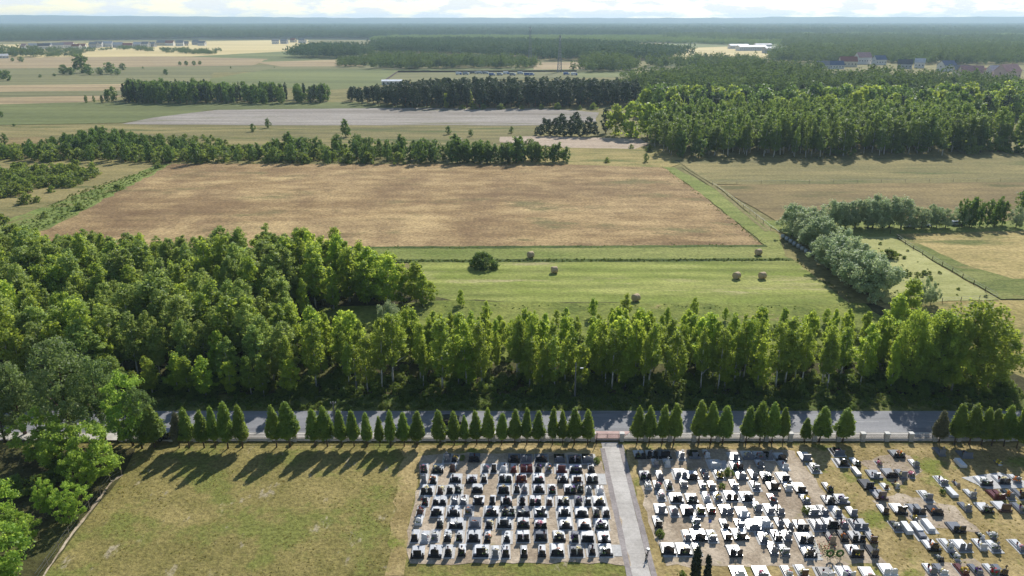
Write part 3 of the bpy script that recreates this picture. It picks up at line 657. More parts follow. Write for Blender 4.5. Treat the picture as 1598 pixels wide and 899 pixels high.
# ------------------------------------------------------------------ middle belt, right forest, tree rows
BELT = [P(*q) for q in [(-20,252),(230,254),(330,256),(560,256),(892,255),(893,250),(720,246),(560,238),(380,232),(330,216),(260,214),(150,216),(60,226),(-20,240)]]
TB = [(0,216),(60,214),(150,196),(190,193),(215,205),(300,214),(420,222),(440,202),(560,206),(640,208),(700,204),(740,210),(800,210),(895,226)]
bl = fill(BELT, 6.2, 31)
for x, y in bl:
    px, py = pix(x, y); hm = top_h(y, topline(px, TB)+RW.uniform(0, 14)); light = (px < 640 and py > 238) or 330 < px < 430
    h = min(RW.uniform(6, 12), hm)
    if h < 2: h = 2.2
    if h < 4.2 or (light and RW.random() < .6): tree('mid_shrub', x, y, min(h, 5), 'shrub', 'light green bush in the tree belt behind the grain field', 'bush', 'bushes of the belt behind the grain field')
    else: tree('mid_tree', x, y, h, 'belt_tree', 'green tree in the belt behind the grain field', 'tree', 'trees of the belt behind the grain field', RW.uniform(.75, 1.05))
row(700,254,890,253,17,8.5,'mid_tree','belt_tree','even dark tree in the straight right end of the belt','right end of the belt',.8,.5,9)
for i, (px, py, h, k) in enumerate([(8,226,6,'mid_tree'),(395,206,5,'mid_tree'),(418,200,6,'mid_tree'),(540,214,10,'mid_tree'),(700,210,5,'mid_tree'),(735,213,4,'mid_tree'),(798,208,4,'mid_tree'),(1008,253,4.2,'mid_tree'),(1012,236,3,'mid_shrub'),(948,254,2.4,'mid_shrub'),(985,232,2.2,'mid_shrub'),(3,124,10,'far_round')]):
    x, y = P(px, py); tree(k, x, y, h, 'lone_tree', ['small dark tree alone on brown ground at the left edge','low dark tree behind the belt, left of a taller one','slender dark tree behind the belt beside the ploughed field','pale narrow tree rising above the belt','small round tree behind the belt, right of centre','second small round tree behind the belt','third small round tree behind the belt near its end',
        'upright little bush tree in the dry grass below the sand strip','small bush just right of the sand strip','tiny bush on dry grass at the end of the belt','low bush on the sand strip','round tree cut by the left edge in the far fields'][i], 'tree')
for x, y in fill([P(*q) for q in [(-10,268),(120,266),(155,276),(120,292),(40,300),(-10,318)]], 4.6, 41):
    tree('mid_shrub', x, y, RW.uniform(2, 5), 'shrub', 'green bush in the thicket left of the lush strip', 'bush', 'thicket left of the lush strip')
for i, (px, py, h) in enumerate([(40,318,4),(58,316,2.5),(80,300,2.6),(148,272,5),(4,350,4),(70,340,2)]):
    x, y = P(px, py); tree('mid_shrub', x, y, h, 'shrub', ['round bush below the left thicket','little bush right of the round bush below the thicket','small bush under the middle of the left thicket','tall bush at the right tip of the left thicket','bush at the left edge above the wood','tiny bush on the lush strip'][i], 'bush')

FC = [P(*q) for q in [(1050,244),(1120,245),(1290,246),(1400,240),(1610,236)]]+[(262,440),(110,440),(80,415),(72,380)]
TC = [(940,150),(1010,150),(1040,160),(1100,176),(1130,165),(1190,170),(1260,165),(1310,160),(1400,152),(1598,156)]
fc = [p for p in fill(FC, 6.4, 51) if in_view(p[0], p[1], 30)]
fc.sort(key=lambda p: p[1])
frest = fc[300:]
scatter('forest_crowns', frest, [c for _, _, c in PROTO['tall_birch'][:3]], 'birch crowns at the back of the right forest', 'wood', 55, .85, 1.0)
for x, y in fc[:300]:
    px, py = pix(x, y); h = RW.uniform(12, 22)
    h = min(h, max(6, top_h(y, topline(pix(x, y, 18)[0], TC)+RW.uniform(0, 14))))
    front = y < 366
    tree('tall_birch', x, y, h, 'forest_birch', 'tall birch on the front edge of the right forest' if front else 'sunlit birch inside the right forest', 'tree', 'front of the right forest' if front else 'inner trees of the right forest', RW.uniform(.8, 1.5))
for i, (px, py, ty, k, w) in enumerate([(1372,243,188,'tall_birch',1.1),(1470,243,190,'tall_birch',1.1),(1320,243,224,'mid_shrub',1),(1300,240,222,'mid_shrub',1),(1395,238,210,'mid_shrub',1),(1440,240,205,'mid_tree',1),(1500,236,205,'mid_shrub',1),(1530,238,200,'mid_tree',1.1),(1560,236,214,'mid_shrub',1.2),(1585,238,212,'mid_shrub',1.2),(1510,240,216,'mid_shrub',1),(1062,246,205,'far_round',.7),(1090,246,215,'mid_tree',1.2)]):
    x, y = P(px, py); tree(k, x, y, top_h(y, ty), 'edge_tree', ['single tall birch standing before the right forest, left one','single tall birch standing before the right forest, right one','low bush at the foot of the forest left of the lone birch','second low bush at the forest foot','pale bush between the two lone birches','small tree between the two lone birches','pale bush right of the right lone birch','leafy small tree right of the lone birches','light bush near the right edge of the forest foot','last light bush before the right picture edge','low bush beside the right lone birch','round dark tree at the left corner of the right forest','small tree beside the round corner tree'][i], 'tree', None, w)
for px, py, h, k, w, i in [(960,212,17,'far_bright',1.1,0),(985,214,19,'far_bright',1.1,1),(1010,214,18,'far_bright',1.0,2),(945,208,15,'far_pine',1.1,3),(1030,218,17,'far_bright',.9,4),(1045,212,19,'far_round',.8,5),(1070,214,17,'far_round',.8,6),(1100,210,17,'far_pine',1.1,7),(1060,228,14,'far_pine',1.1,8),(1085,226,13,'far_round',.7,9),(1120,222,16,'far_round',.8,10),(1110,236,12,'far_round',.7,11)]:
    x, y = P(px, py); tree(k, x, y, h, 'corner_tree', f'large mixed tree, {OW[i+1]} of the group at the left corner of the right forest', 'tree', 'left corner of the right forest', w)
for i, (px, py, h) in enumerate([(845,213,7),(858,211,9),(868,212,10),(880,213,11),(893,212,11),(905,213,10),(918,213,11),(928,212,8),(850,205,8),(875,204,10),(900,204,11),(838,211,5)]):
    x, y = P(px, py); tree('young_pine', x, y, h, 'pine_tree', f'dark young pine, {OW[i+1]} in the small clump above the sand strip', 'tree', 'pine clump above the sand strip', 1.15)

# tree row on the far side of the ploughed field, pine belt
r1 = fill([P(*q) for q in [(195,162),(330,163),(512,162),(515,155),(350,153),(200,153)]], 7.0, 61)
for x, y in r1:
    px = pix(x, y)[0]
    if 448 < px < 458: continue
    tree('far_pine' if RW.random() < .5 else 'far_round', x, y, RW.uniform(12, 17)*(1 if px < 330 else .85), 'row_tree', 'dark tree in the long row beyond the ploughed field', 'tree', 'dark row beyond the ploughed field', .75)
for i, (px, py, h) in enumerate([(168,160,10),(160,161,6),(178,159,12),(147,160,5),(135,161,6)]):
    x, y = P(px, py); tree('far_round', x, y, h, 'row_tree', f'small dark tree, {OW[i+1]} at the left tip of the long row', 'tree', 'left tip of the long row', .7)
PB = [P(*q) for q in [(535,158),(560,164),(640,170),(760,170),(960,167),(1010,160),(960,146),(800,143),(650,144),(575,150)]]
pb = fill(PB, 7.6, 71); pb.sort(key=lambda p: p[1])
for x, y in pb[:300]:
    px, py = pix(x, y); h = RW.uniform(15, 20)
    h = min(h, max(5, top_h(y, topline(px, [(535,136),(600,130),(650,122),(740,116),(900,118),(1010,122)])+RW.uniform(0, 6))))
    tree('far_pine', x, y, h, 'pine_tree', 'dark pine in the pine belt behind the ploughed field', 'tree', 'pine belt behind the ploughed field', 1.15)
for i, (px, py, h, k) in enumerate([(697,168,11,'far_bright'),(732,166,13,'far_bright')]):
    x, y = P(px, py); tree(k, x, y, h, 'lone_tree', ['pale conical tree in front of the dark pine belt','second paler tree before the dark pine belt'][i], 'tree', None, .7)
for i, px in enumerate([722,740,755,782,815,845,870,905,720,925]):
    x, y = P(px, 171 if i != 8 else 169); tree('mid_shrub', x, y, RW.uniform(2.5, 5), 'shrub', f'dark low bush, {OW[i+1]} along the foot of the pine belt', 'bush', 'bushes at the foot of the pine belt')
# scattered trees on the far left fields
for i, (px, py, ty, w) in enumerate([(128,114,86,1.0),(100,116,101,1.0),(112,117,105,1.1),(140,117,104,1.2),(156,117,105,1.0),(172,116,97,1.0),(184,117,107,1.0),(192,109,99,1.3),(12,126,110,1.0),(63,121,116,1.0),(85,119,115,1.6),(223,107,104,1.2),(259,117,108,1.0),(281,102,96,1.1),(291,102,95,1.1),(303,102,95,1.2),(312,101,95,1.2),(20,96,90,1),(33,97,88,1.1),(168,148,140,1),(2,183,174,1),(22,197,193,1.5),(360,107,104,1),(428,106,104,1)]):
    x, y = P(px, py); tree('far_round', x, y, max(1.5, top_h(y, ty)), 'field_tree', f'dark round tree on the far left fields, {OW[min(i+1,18)] if i < 18 else ["nineteenth","twentieth","last low","small left edge","tiny middle","tiny right"][i-18]} of the scattered ones', 'tree', 'scattered trees on the left fields', w*1.25)

# ------------------------------------------------------------------ far woods as masses
def patch(name, seed, size, n, h0, h1, leafm, q=26, leaf=1.7, wid=3.0, prof=p_round):
    rng = np.random.default_rng(seed); mb = MB()
    for i in range(n):
        x, y = rng.uniform(-size/2, size/2, 2); h = rng.uniform(h0, h1); R = wid*rng.uniform(.8, 1.25)
        crown(mb, seed*1000+i, h*.25, h, R, prof, max(5, q//8), 8, R*.45, leaf, .9, .5, 0, .2, cx=x, cy=y)
    return mb.mesh(name, leafm)
L_FARP = leaf_mat('far_pine_canopy', (70,92,58), (96,116,72), (120,145,76), .24, .12, .7, .08, .05)
L_FARD = leaf_mat('far_leafy_canopy', (56,78,44), (96,114,60), (140,160,70), .32, .15, .7, .08, .06)
L_FARB = leaf_mat('far_bright_canopy', (96,118,58), (122,140,72), (170,190,80), .3, .12, .7, .08, .05)
PP = [patch('pine_canopy', 1+k, 60, 85, 15, 21, L_FARP, 56, 1.6, 2.9) for k in range(3)]
PD = [patch('leafy_canopy', 11+k, 50, 30, 8, 21, L_FARD, 150, 1.4, 4.6) for k in range(4)]
PBm = [patch('bright_canopy', 21+k, 50, 45, 8, 13, L_FARB, 64, 1.6, 3.6) for k in range(2)]
def mass(name, pp, protos, sp, label, seed, smin=.9, smax=1.1, thin=None):
    pts = fill([P(*q) for q in pp], sp, seed, .3)
    pts = [p for p in pts if in_view(p[0], p[1], 80)]
    if thin: pts = [p for p in pts if thin(p)]
    scatter(name, pts, protos, label, 'wood', seed, smin, smax)
mw = [p for p in fill([P(*q) for q in [(985,180),(1060,194),(1130,194),(1320,190),(1610,190),(1610,160),(1400,156),(1200,156),(1040,158)]], 9.5, 99) if in_view(p[0], p[1], 20)]
mw.sort(key=lambda p: p[1])
for i, (x, y) in enumerate(mw[:290]):
    tree(RW.choice(['far_round', 'far_round', 'far_bright', 'far_pine']), x, y, RW.uniform(11, 20), 'mixed_wood_tree', 'rounded tree of the mixed wood rising behind the right forest', 'tree', 'mixed wood behind the right forest', RW.uniform(.75, 1.1))
mass('mixed_wood', [(985,160),(1040,158),(1200,156),(1400,156),(1610,160),(1610,142),(1480,138),(1380,136),(1270,134),(1235,114),(1190,112),(1130,118),(1060,126),(1000,132)], PD+PBm[:1], 32, 'mixed dark wood between the right forest and the village', 101, .75, 1.1)
mass('leafy_wood', [(1190,99),(1300,98),(1610,102),(1610,88),(1400,76),(1240,82)], PD, 42, 'leafy trees around the right village', 102, .8, 1.1, thin=lambda p: random.Random(p[0]).random() < .85)
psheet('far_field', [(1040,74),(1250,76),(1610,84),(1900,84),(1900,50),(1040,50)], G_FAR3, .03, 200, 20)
mass('far_wood', [(1040,74),(1250,74),(1610,84),(1900,84),(1900,52),(1040,52)], PD+PBm, 46, 'far leafy wood on the right before the horizon', 103, .8, 1.1, thin=lambda p: math.sin(p[0]*.0031+2*math.sin(p[1]*.0021))+math.sin(p[1]*.0052+p[0]*.0013) > -.35)
mass('bright_wood', [(590,66),(1060,68),(1200,72),(1200,61),(1000,59),(590,59)], PBm, 40, 'pale green young wood in front of the far pine forest', 104, .8, 1.1)
mass('pine_wood', [(592,84),(720,86),(860,94),(940,96),(1050,94),(1040,84),(900,74),(720,70),(600,71)], PP, 44, 'dark pine block behind the two masts', 105, .9, 1.15)
mass('young_wood', [(530,104),(660,108),(740,107),(830,106),(836,98),(700,90),(600,90),(545,97)], PD, 34, 'green young wood beside the yard', 106, .45, .75)
mass('pine_wood', [(474,91),(555,93),(560,86),(560,82),(478,80)], PP, 40, 'dark pine block at the end of the pale field', 107, .9, 1.1)
mass('pine_wood', [(914,112),(972,113),(975,104),(960,99),(920,101)], PD, 32, 'round dark copse right of the masts', 108, .8, 1.0)
mass('leafy_wood', [(1020,106),(1100,108),(1190,103),(1190,96),(1110,96),(1040,100)], PD, 34, 'dark hedge wood left of the village', 109, .5, .8, thin=lambda p: random.Random(p[0]+2).random() < .7)
mass('leafy_wood', [(-20,90),(130,89),(140,82),(200,80),(330,86),(352,85),(340,80),(200,76),(130,77),(-20,80)], PD, 38, 'green copses in front of the left village', 110, .3, .5, thin=lambda p: random.Random(p[0]+3).random() < .8)
mass('far_pine_forest', [(-60,67),(300,60),(480,60),(600,61),(620,57),(1000,57),(1060,54),(1900,54),(1900,43.5),(-60,43.5)], PP, 52, 'wide far pine forest below the horizon', 111, .95, 1.2)
scatter('horizon_forest', [p for p in fill([(-7800,3500),(7800,3500),(9000,10500),(-9000,10500)], 190, 112, .3) if in_view(p[0], p[1], 80)], PP, 'blue-green forest along the horizon', 'forest', 113, 3.0, 3.6, None, .4)
for o in [o for o in SC.objects if o.name.startswith('horizon_forest')]: o.scale = (1, 1, 1)

# hills on the skyline
M_HILL = ground_mat('forested_hills', [(44,58,38), (54,68,42), (66,80,50)], .001, .006, .03, bump=.1, contrast=.2)
rng = random.Random(7); hv = []; hf = []; nx = 140
for i in range(nx):
    x = -11000+i*(22000/(nx-1)); px = pix(x, 10500)[0]
    hgt = 62+10500/F*(3+max(0, (560-px)/560)*4.5+ (1.5 if px > 1200 else 0))*.9+rng.uniform(-5, 5)
    for j, (yy, k) in enumerate(((9800, 0), (10200, .55), (10700, 1), (11600, .8), (12500, 0))): hv.append((x, yy, hgt*k-.5))
for i in range(nx-1):
    for j in range(4): a = i*5+j; hf.append((a, a+5, a+6, a+1))
me = bpy.data.meshes.new('hills'); me.from_pydata(hv, [], hf); me.materials.append(M_HILL); me.update(); prop(obj('hills', me), None, None, None, 'structure')

# ------------------------------------------------------------------ graves
def gran(name, col, rough, spec=.5, var=.18): return plain(name, col, rough, spec, 0, var, 14)
STONE = {'k': gran('black_granite', (34,34,38), .16, .6), 'g': gran('grey_granite', (112,115,122), .22), 'l': gran('pale_terrazzo', (196,197,198), .34),
         'r': gran('red_granite', (96,44,40), .2), 'b': gran('brown_granite', (84,62,54), .22), 'w': gran('white_marble', (212,213,214), .36),
         's': gran('sandstone', (168,150,126), .7, .2)}
CN = {'k': 'black', 'g': 'grey', 'l': 'pale grey', 'r': 'dark red', 'b': 'brown', 'w': 'white', 's': 'sandy'}
M_APRON = plain('grave_paving', (182,180,176), .8, .3, 0, .12, 3)
GC = {}
def cached(key, fn):
    if key not in GC: GC[key] = fn()
    return GC[key]
def stone_poly(shape, w, h):
    a = w/2
    if shape == 'rect': return [(-a,0),(a,0),(a,h*.96),(a*.92,h),(-a*.92,h),(-a,h*.96)]
    if shape == 'arch': return [(-a,0),(a,0)]+[(a*math.cos(t), h*.68+h*.32*math.sin(t)) for t in [i*math.pi/8 for i in range(9)]]
    if shape == 'slant': return [(-a,0),(a,0),(a,h*.72),(a*.5,h*.82),(0,h*.9),(-a*.5,h*.98),(-a*.9,h),(-a,h*.95)]
    if shape == 'wave': return [(-a,0),(a,0),(a*.96,h*.8),(a*.6,h*.74),(a*.25,h*.86),(-a*.1,h),(-a*.45,h*.97),(-a*.7,h*.82),(-a,h*.86)]
    if shape == 'steps': return [(-a,0),(a,0),(a,h*.62),(a*.6,h*.62),(a*.6,h),(-a*.6,h),(-a*.6,h*.62),(-a,h*.62)]
    if shape == 'heart': return [(-a,0),(a,0),(a,h*.8),(a*.75,h),(a*.4,h*.98),(0,h*.82),(-a*.4,h*.98),(-a*.75,h),(-a,h*.8)]
    if shape == 'flare': return [(-a*.7,0),(a*.7,0),(a*.75,h*.5),(a,h*.9),(a*.8,h),(0,h*.88),(-a*.8,h),(-a,h*.9),(-a*.75,h*.5)]
RG = random.Random(77); GRAVES = []
def grave(px, py, typ, c, sc, row_i, col_i, block, apron=True):
    """origin at the foot of the headstone; the slab lies behind it (away from the camera)"""
    x, y = P(px, py); D = typ == 'D'; low = typ in 'LBF'; small = typ == 'c'
    w = (1.62 if D else .86)*RG.uniform(.94, 1.08); w = round(w*5)/5 if D else round(w*10)/10
    L = round(RG.uniform(1.95, 2.2)*10)/10
    size = 'double' if D else ('child' if small else 'single')
    g = obj('grave', None, None, (x, y, .05), RG.uniform(-.03, .03), .62 if small else RG.uniform(.96, 1.04)); g.empty_display_size = .3
    if typ in 'LB':
        lab = f'{CN[sc]} box-like tomb without headstone, {OW[col_i]} in {OW[row_i]} row, {block}'
    else:
        lab = f'{CN[c]} {size} grave, {OW[col_i]} from left in {OW[row_i]} row from the road, {block}'
    prop(g, lab, 'grave', 'graves of the '+block)
    if apron:
        aw = w+RG.choice((.3, .5, .7)); obj('apron', cached(('ap', round(aw, 1), L), lambda: MB().bevbox((0, L/2-.05, .02), (round(aw, 1), L+.5, .06), .01).mesh('apron', M_APRON)), g)
    def kerbm():
        mb = MB(); mb.bevbox((0, L-.05, .12), (w, .14, .2), .02).bevbox((-w/2+.07, L/2, .12), (.14, L-.25, .2), .02).bevbox((w/2-.07, L/2, .12), (.14, L-.25, .2), .02).box((0, L/2, .1), (w-.28, L-.24, .14)); return mb.mesh('kerb', STONE[sc])
    obj('kerb', cached(('kb', w, L, sc), kerbm), g)
    if low:
        hh = .5 if typ == 'B' else .32
        obj('slab', cached(('lo', w, L, sc, hh), lambda: MB().bevbox((0, L/2, .2+hh/2), (w-.1, L-.1, hh), .04).mesh('slab', STONE[sc])), g); return g, x, y, w, L
    if D and RG.random() < .45:          # two slabs side by side
        for s in (-1, 1): obj('slab', cached(('sl2', w, L, sc, s), lambda: MB().bevbox((s*w/4, L/2+.06, .27), (w/2-.16, L-.42, .12), .03).mesh('slab', STONE[sc])), g)
    else: obj('slab', cached(('sl', w, L, sc), lambda: MB().bevbox((0, L/2+.06, .27), (w-.22, L-.42, .12), .03).mesh('slab', STONE[sc])), g)
    obj('plinth', cached(('pl', w, c), lambda: MB().bevbox((0, .1, .17), (w+.06, .34, .3), .03).mesh('plinth', STONE[c])), g)
    h = round(RG.uniform(.62, .98), 1)
    if D and RG.random() < .38:          # two stones, sometimes a cross between
        sh = RG.choice(['slant', 'arch', 'rect'])
        for s in (-1, 1):
            st = obj('headstone', cached(('hs2', sh, w, h, c), lambda: MB().prism(stone_poly(sh, w*.4, h), -.06, .06).mesh('headstone', STONE[c])), g, (s*w*.27, .1, .315))
            if s > 0 and sh == 'slant': st.scale = (-1, 1, 1)
        if RG.random() < .6: obj('cross', cached(('cr', h, c), lambda: MB().box((0, 0, h*.55), (.09, .08, h*1.1)).box((0, 0, h*.8), (.36, .078, .088)).mesh('cross', STONE[RG.choice('lgw')])), g, (0, .1, .31))
    else:
        sh = RG.choice(['rect', 'rect', 'wave', 'steps', 'flare', 'heart', 'arch']) if D else RG.choice(['rect', 'rect', 'rect', 'arch', 'slant', 'wave'])
        ww = w*(RG.choice((.62, .74, .9)) if D else .82)
        obj('headstone', cached(('hs', sh, round(ww, 2), h, c), lambda: MB().prism(stone_poly(sh, ww, h), -.07, .07).mesh('headstone', STONE[c])), g, (0, .1, .315))
        if not D and not small and RG.random() < .22: obj('cross', cached(('crs', c), lambda: MB().box((0,0,.3), (.09,.09,.6)).box((0,0,.4), (.36,.088,.088)).mesh('cross', STONE[c])), g, (0, .1, .31+h*.97))
        if D and ww < w*.7 and RG.random() < .5:
            for s in (-1, 1): obj('side_block', cached(('sb', c), lambda: MB().bevbox((0, 0, .2), (.2, .16, .4), .03).mesh('side_block', STONE[c])), g, (s*w*.42, .1, .315))
    return g, x, y, w, L

FLC = {'white': (225,222,210), 'yellow': (220,190,70), 'red': (190,50,45), 'pink': (220,130,150), 'orange': (225,130,40), 'purple': (110,60,140), 'cream': (230,215,160)}
FM = {k: plain(k+'_petals', v, .7, .2, 0, .2, 20) for k, v in FLC.items()}; M_GRN = plain('flower_leaves', (70,100,40), .7, .2, 0, .25, 12)
M_LANT = [plain('lantern_glass_red', (130,20,18), .2, .6), plain('lantern_metal', (40,38,36), .3, .6, .6), plain('lantern_gold', (170,130,60), .3, .5, .8)]
def bouquet_mesh(col):
    rng = np.random.default_rng(len(col)*7); mb = MB(); n = 46
    d = rng.normal(size=(n, 3)); d[:, 2] = abs(d[:, 2]); d /= np.linalg.norm(d, axis=1)[:, None]
    mb.quads(d*rng.uniform(.1, .24, n)[:, None]+np.array([0, 0, .06]), d, rng.uniform(.08, .15, n), rng, .9, 0)
    d2 = rng.normal(size=(20, 3)); d2[:, 2] = abs(d2[:, 2])*.4; d2 /= np.linalg.norm(d2, axis=1)[:, None]
    mb.quads(d2*.24+np.array([0, 0, .05]), d2, rng.uniform(.08, .16, 20), rng, .5, 1)
    return mb.mesh('bouquet', [FM[col], M_GRN])
def lantern_mesh(): return MB().tube([(0,0,0),(0,0,.05),(0,0,.28)], [.09,.08,.1], 8, 0).tube([(0,0,.28),(0,0,.32),(0,0,.42)], [.12,.11,.02], 8, 1).mesh('lantern', M_LANT)
def dress(x, y, w, L, row_i, col_i, block, z=.38, p=.8, forced=None):
    wh = f'{OW[col_i]} grave from left, {OW[row_i]} row from the road, {block}'
    k = 0
    if forced or RG.random() < p:
        col = forced or RG.choice(['white', 'white', 'cream', 'yellow', 'red', 'pink', 'orange', 'cream', 'white', 'purple'])
        o = obj('flower_bouquet', cached(('bq', col), lambda: bouquet_mesh(col)), None, (x+RG.uniform(-.2, .2)*w, y+RG.uniform(.35, .6), z), RG.uniform(0, 6), RG.uniform(1.2, 2.5))
        prop(o, f'{col} flowers on {wh}', 'flowers', 'flowers on graves')
    if RG.random() < .5:
        o = obj('grave_lantern', cached('lant', lantern_mesh), None, (x+RG.uniform(-.3, .3)*w, y+RG.uniform(.7, 1.3), z), 0, RG.uniform(.9, 1.4))
        prop(o, f'dark lantern on {wh}', 'lantern', 'lanterns on graves')

Z = lambda ox, oy, s, L: [(ox+a/s, oy+b/s, t, c) for a, b, t, c in L]
a_, b_ = lambda L: Z(640, 700, 8.88, L), lambda L: Z(800, 700, 8.88, L)
c3, d4 = lambda L: Z(630, 790, 8.88, L), lambda L: Z(800, 790, 8.88, L)
LEFT = [
 a_([(510,200,'S','g'),(615,210,'S','k'),(885,195,'D','k'),(1440,200,'D','k')])+b_([(190,200,'D','g'),(400,200,'D','k'),(650,200,'D','g'),(865,215,'D','k'),(1050,212,'D','g')]),
 a_([(195,345,'S','k'),(385,345,'D','k'),(590,330,'S','b'),(1045,335,'S','g'),(1160,340,'S','k'),(1290,330,'S','l'),(1435,340,'S','r')])+b_([(195,340,'D','r'),(355,335,'S','k'),(500,335,'S','g'),(680,345,'D','r'),(880,355,'D','k'),(1095,340,'S','k')]),
 a_([(190,490,'S','g'),(320,500,'S','k'),(625,480,'D','k'),(850,490,'D','k'),(1025,480,'S','k'),(1320,485,'D','k')])+b_([(120,480,'D','r'),(360,490,'D','k'),(700,485,'D','k'),(895,490,'D','b'),(1105,490,'D','k')]),
 a_([(230,650,'D','k'),(415,645,'S','b'),(550,640,'S','k'),(660,630,'S','k'),(930,620,'D','k'),(1295,640,'D','k'),(1480,625,'S','k')])+b_([(165,635,'S','g'),(365,625,'D','k'),(550,635,'S','k'),(800,640,'D','k'),(940,620,'S','k'),(1060,650,'S','g'),(1215,645,'S','w')]),
 a_([(205,800,'S','k'),(405,795,'D','k'),(620,790,'S','g'),(735,790,'S','g'),(945,790,'D','k'),(1140,790,'S','k'),(1335,800,'D','k'),(1555,800,'S','k')])+b_([(315,800,'D','k'),(510,800,'S','b'),(705,800,'D','k'),(910,800,'S','k'),(1045,800,'S','k'),(1205,800,'D','k')]),
 c3([(225,150,'S','b'),(455,150,'D','k'),(690,150,'D','k'),(900,130,'S','g'),(1215,150,'D','k'),(1405,150,'S','k'),(1500,150,'S','k')])+d4([(150,155,'D','k'),(390,155,'D','k'),(720,155,'D','k'),(960,160,'D','k'),(1165,165,'S','k'),(1300,165,'S','k')]),
 c3([(205,270,'S','w'),(500,310,'S','k'),(725,320,'D','k'),(985,310,'D','g'),(1180,320,'S','k'),(1395,310,'D','k')])+d4([(150,310,'D','k'),(390,330,'D','k'),(740,325,'D','k'),(1000,335,'D','k'),(1240,330,'D','k')]),
 c3([(150,500,'S','k'),(290,510,'S','l'),(425,490,'S','g'),(605,500,'S','k'),(770,495,'S','k'),(970,510,'D','k'),(1160,510,'S','k'),(1430,510,'S','k')])+d4([(145,500,'D','k'),(395,495,'D','k'),(650,495,'D','k'),(870,510,'S','k'),(1040,510,'D','k'),(1275,520,'D','k')]),
 c3([(190,730,'D','k'),(430,720,'D','k'),(615,710,'S','k'),(805,700,'S','k'),(1070,710,'D','k'),(1270,730,'S','g'),(1415,720,'S','k')])+d4([(160,720,'S','k'),(410,710,'S','k'),(620,705,'D','k'),(890,705,'D','k'),(1105,690,'S','k'),(1300,700,'D','k')])]
e5, f6 = lambda L: Z(970, 690, 7.99, L), lambda L: Z(1150, 690, 7.99, L)
g7, h8 = lambda L: Z(1000, 790, 7.99, L), lambda L: Z(1180, 790, 7.99, L)
RIGHT = [
 e5([(235,215,'D','k'),(385,210,'D','k'),(545,215,'D','k'),(755,225,'S','g'),(915,215,'D','g'),(1070,205,'S','l'),(1425,240,'D','g'),(1590,225,'D','g')])+f6([(300,225,'D','g'),(415,225,'S','g'),(560,240,'D','k')]),
 e5([(430,320,'S','g'),(575,320,'S','l'),(1180,330,'D','l'),(1450,360,'D','k')])+f6([(300,335,'S','g'),(610,350,'S','l')]),
 e5([(305,480,'D','k'),(490,480,'S','g'),(745,460,'D','g'),(895,480,'D','k'),(1055,460,'S','g'),(1230,470,'S','k'),(1510,480,'D','g')])+f6([(225,470,'S','g'),(390,490,'D','k'),(610,500,'D','k')]),
 e5([(340,600,'S','l'),(450,600,'S','g'),(600,600,'S','k'),(785,580,'S','g'),(1020,600,'S','g'),(1140,610,'S','g'),(1420,600,'S','g')])+f6([(250,610,'S','g'),(470,610,'D','k'),(650,620,'S','l'),(810,640,'D','k'),(1165,640,'S','k')]),
 e5([(505,730,'S','g'),(695,760,'D','k'),(890,770,'D','k'),(1075,750,'S','l'),(1215,750,'S','g'),(1380,740,'D','k')])+f6([(145,750,'D','k'),(465,770,'S','g'),(875,780,'S','g'),(1175,790,'D','k'),(1330,780,'D','g')]),
 g7([(260,110,'D','g'),(430,130,'S','g'),(600,130,'D','k'),(760,120,'S','k'),(890,110,'S','k'),(1080,120,'D','g'),(1290,150,'D','w'),(1470,80,'S','g')])+h8([(185,110,'S','g'),(315,120,'S','g'),(730,130,'D','g'),(865,130,'S','g'),(1030,140,'S','g'),(1220,140,'S','g')]),
 g7([(225,280,'S','k'),(700,270,'S','g'),(1060,300,'S','k'),(1250,300,'S','g'),(1420,310,'D','g'),(1560,280,'D','w')])+h8([(310,280,'S','g'),(430,300,'S','g'),(585,310,'D','k'),(800,310,'D','g'),(960,290,'D','k'),(1110,290,'S','g'),(1310,300,'D','g')]),
 g7([(590,450,'S','g'),(740,440,'D','k'),(905,450,'S','g'),(1090,440,'S','k'),(1260,430,'D','k')])+h8([(105,470,'S','g'),(280,450,'S','k'),(400,450,'S','g'),(630,480,'D','k'),(955,480,'S','s'),(1110,450,'S','k'),(1280,460,'D','k'),(1470,470,'S','b')]),
 g7([(350,610,'D','k'),(550,620,'D','k'),(715,620,'S','k'),(1190,640,'D','k')])+h8([(230,620,'S','g'),(375,630,'S','g'),(680,650,'D','k'),(1260,650,'D','k'),(1480,650,'S','k')]),
 [(1156,905,'D','w'),(1192,905,'D','g'),(1232,903,'S','l'),(1256,903,'S','b'),(1292,906,'D','w'),(1324,906,'D','l'),(1360,907,'D','s')]]
i9, j0 = lambda L: Z(1320, 690, 5.748, L), lambda L: Z(1360, 780, 6.714, L)
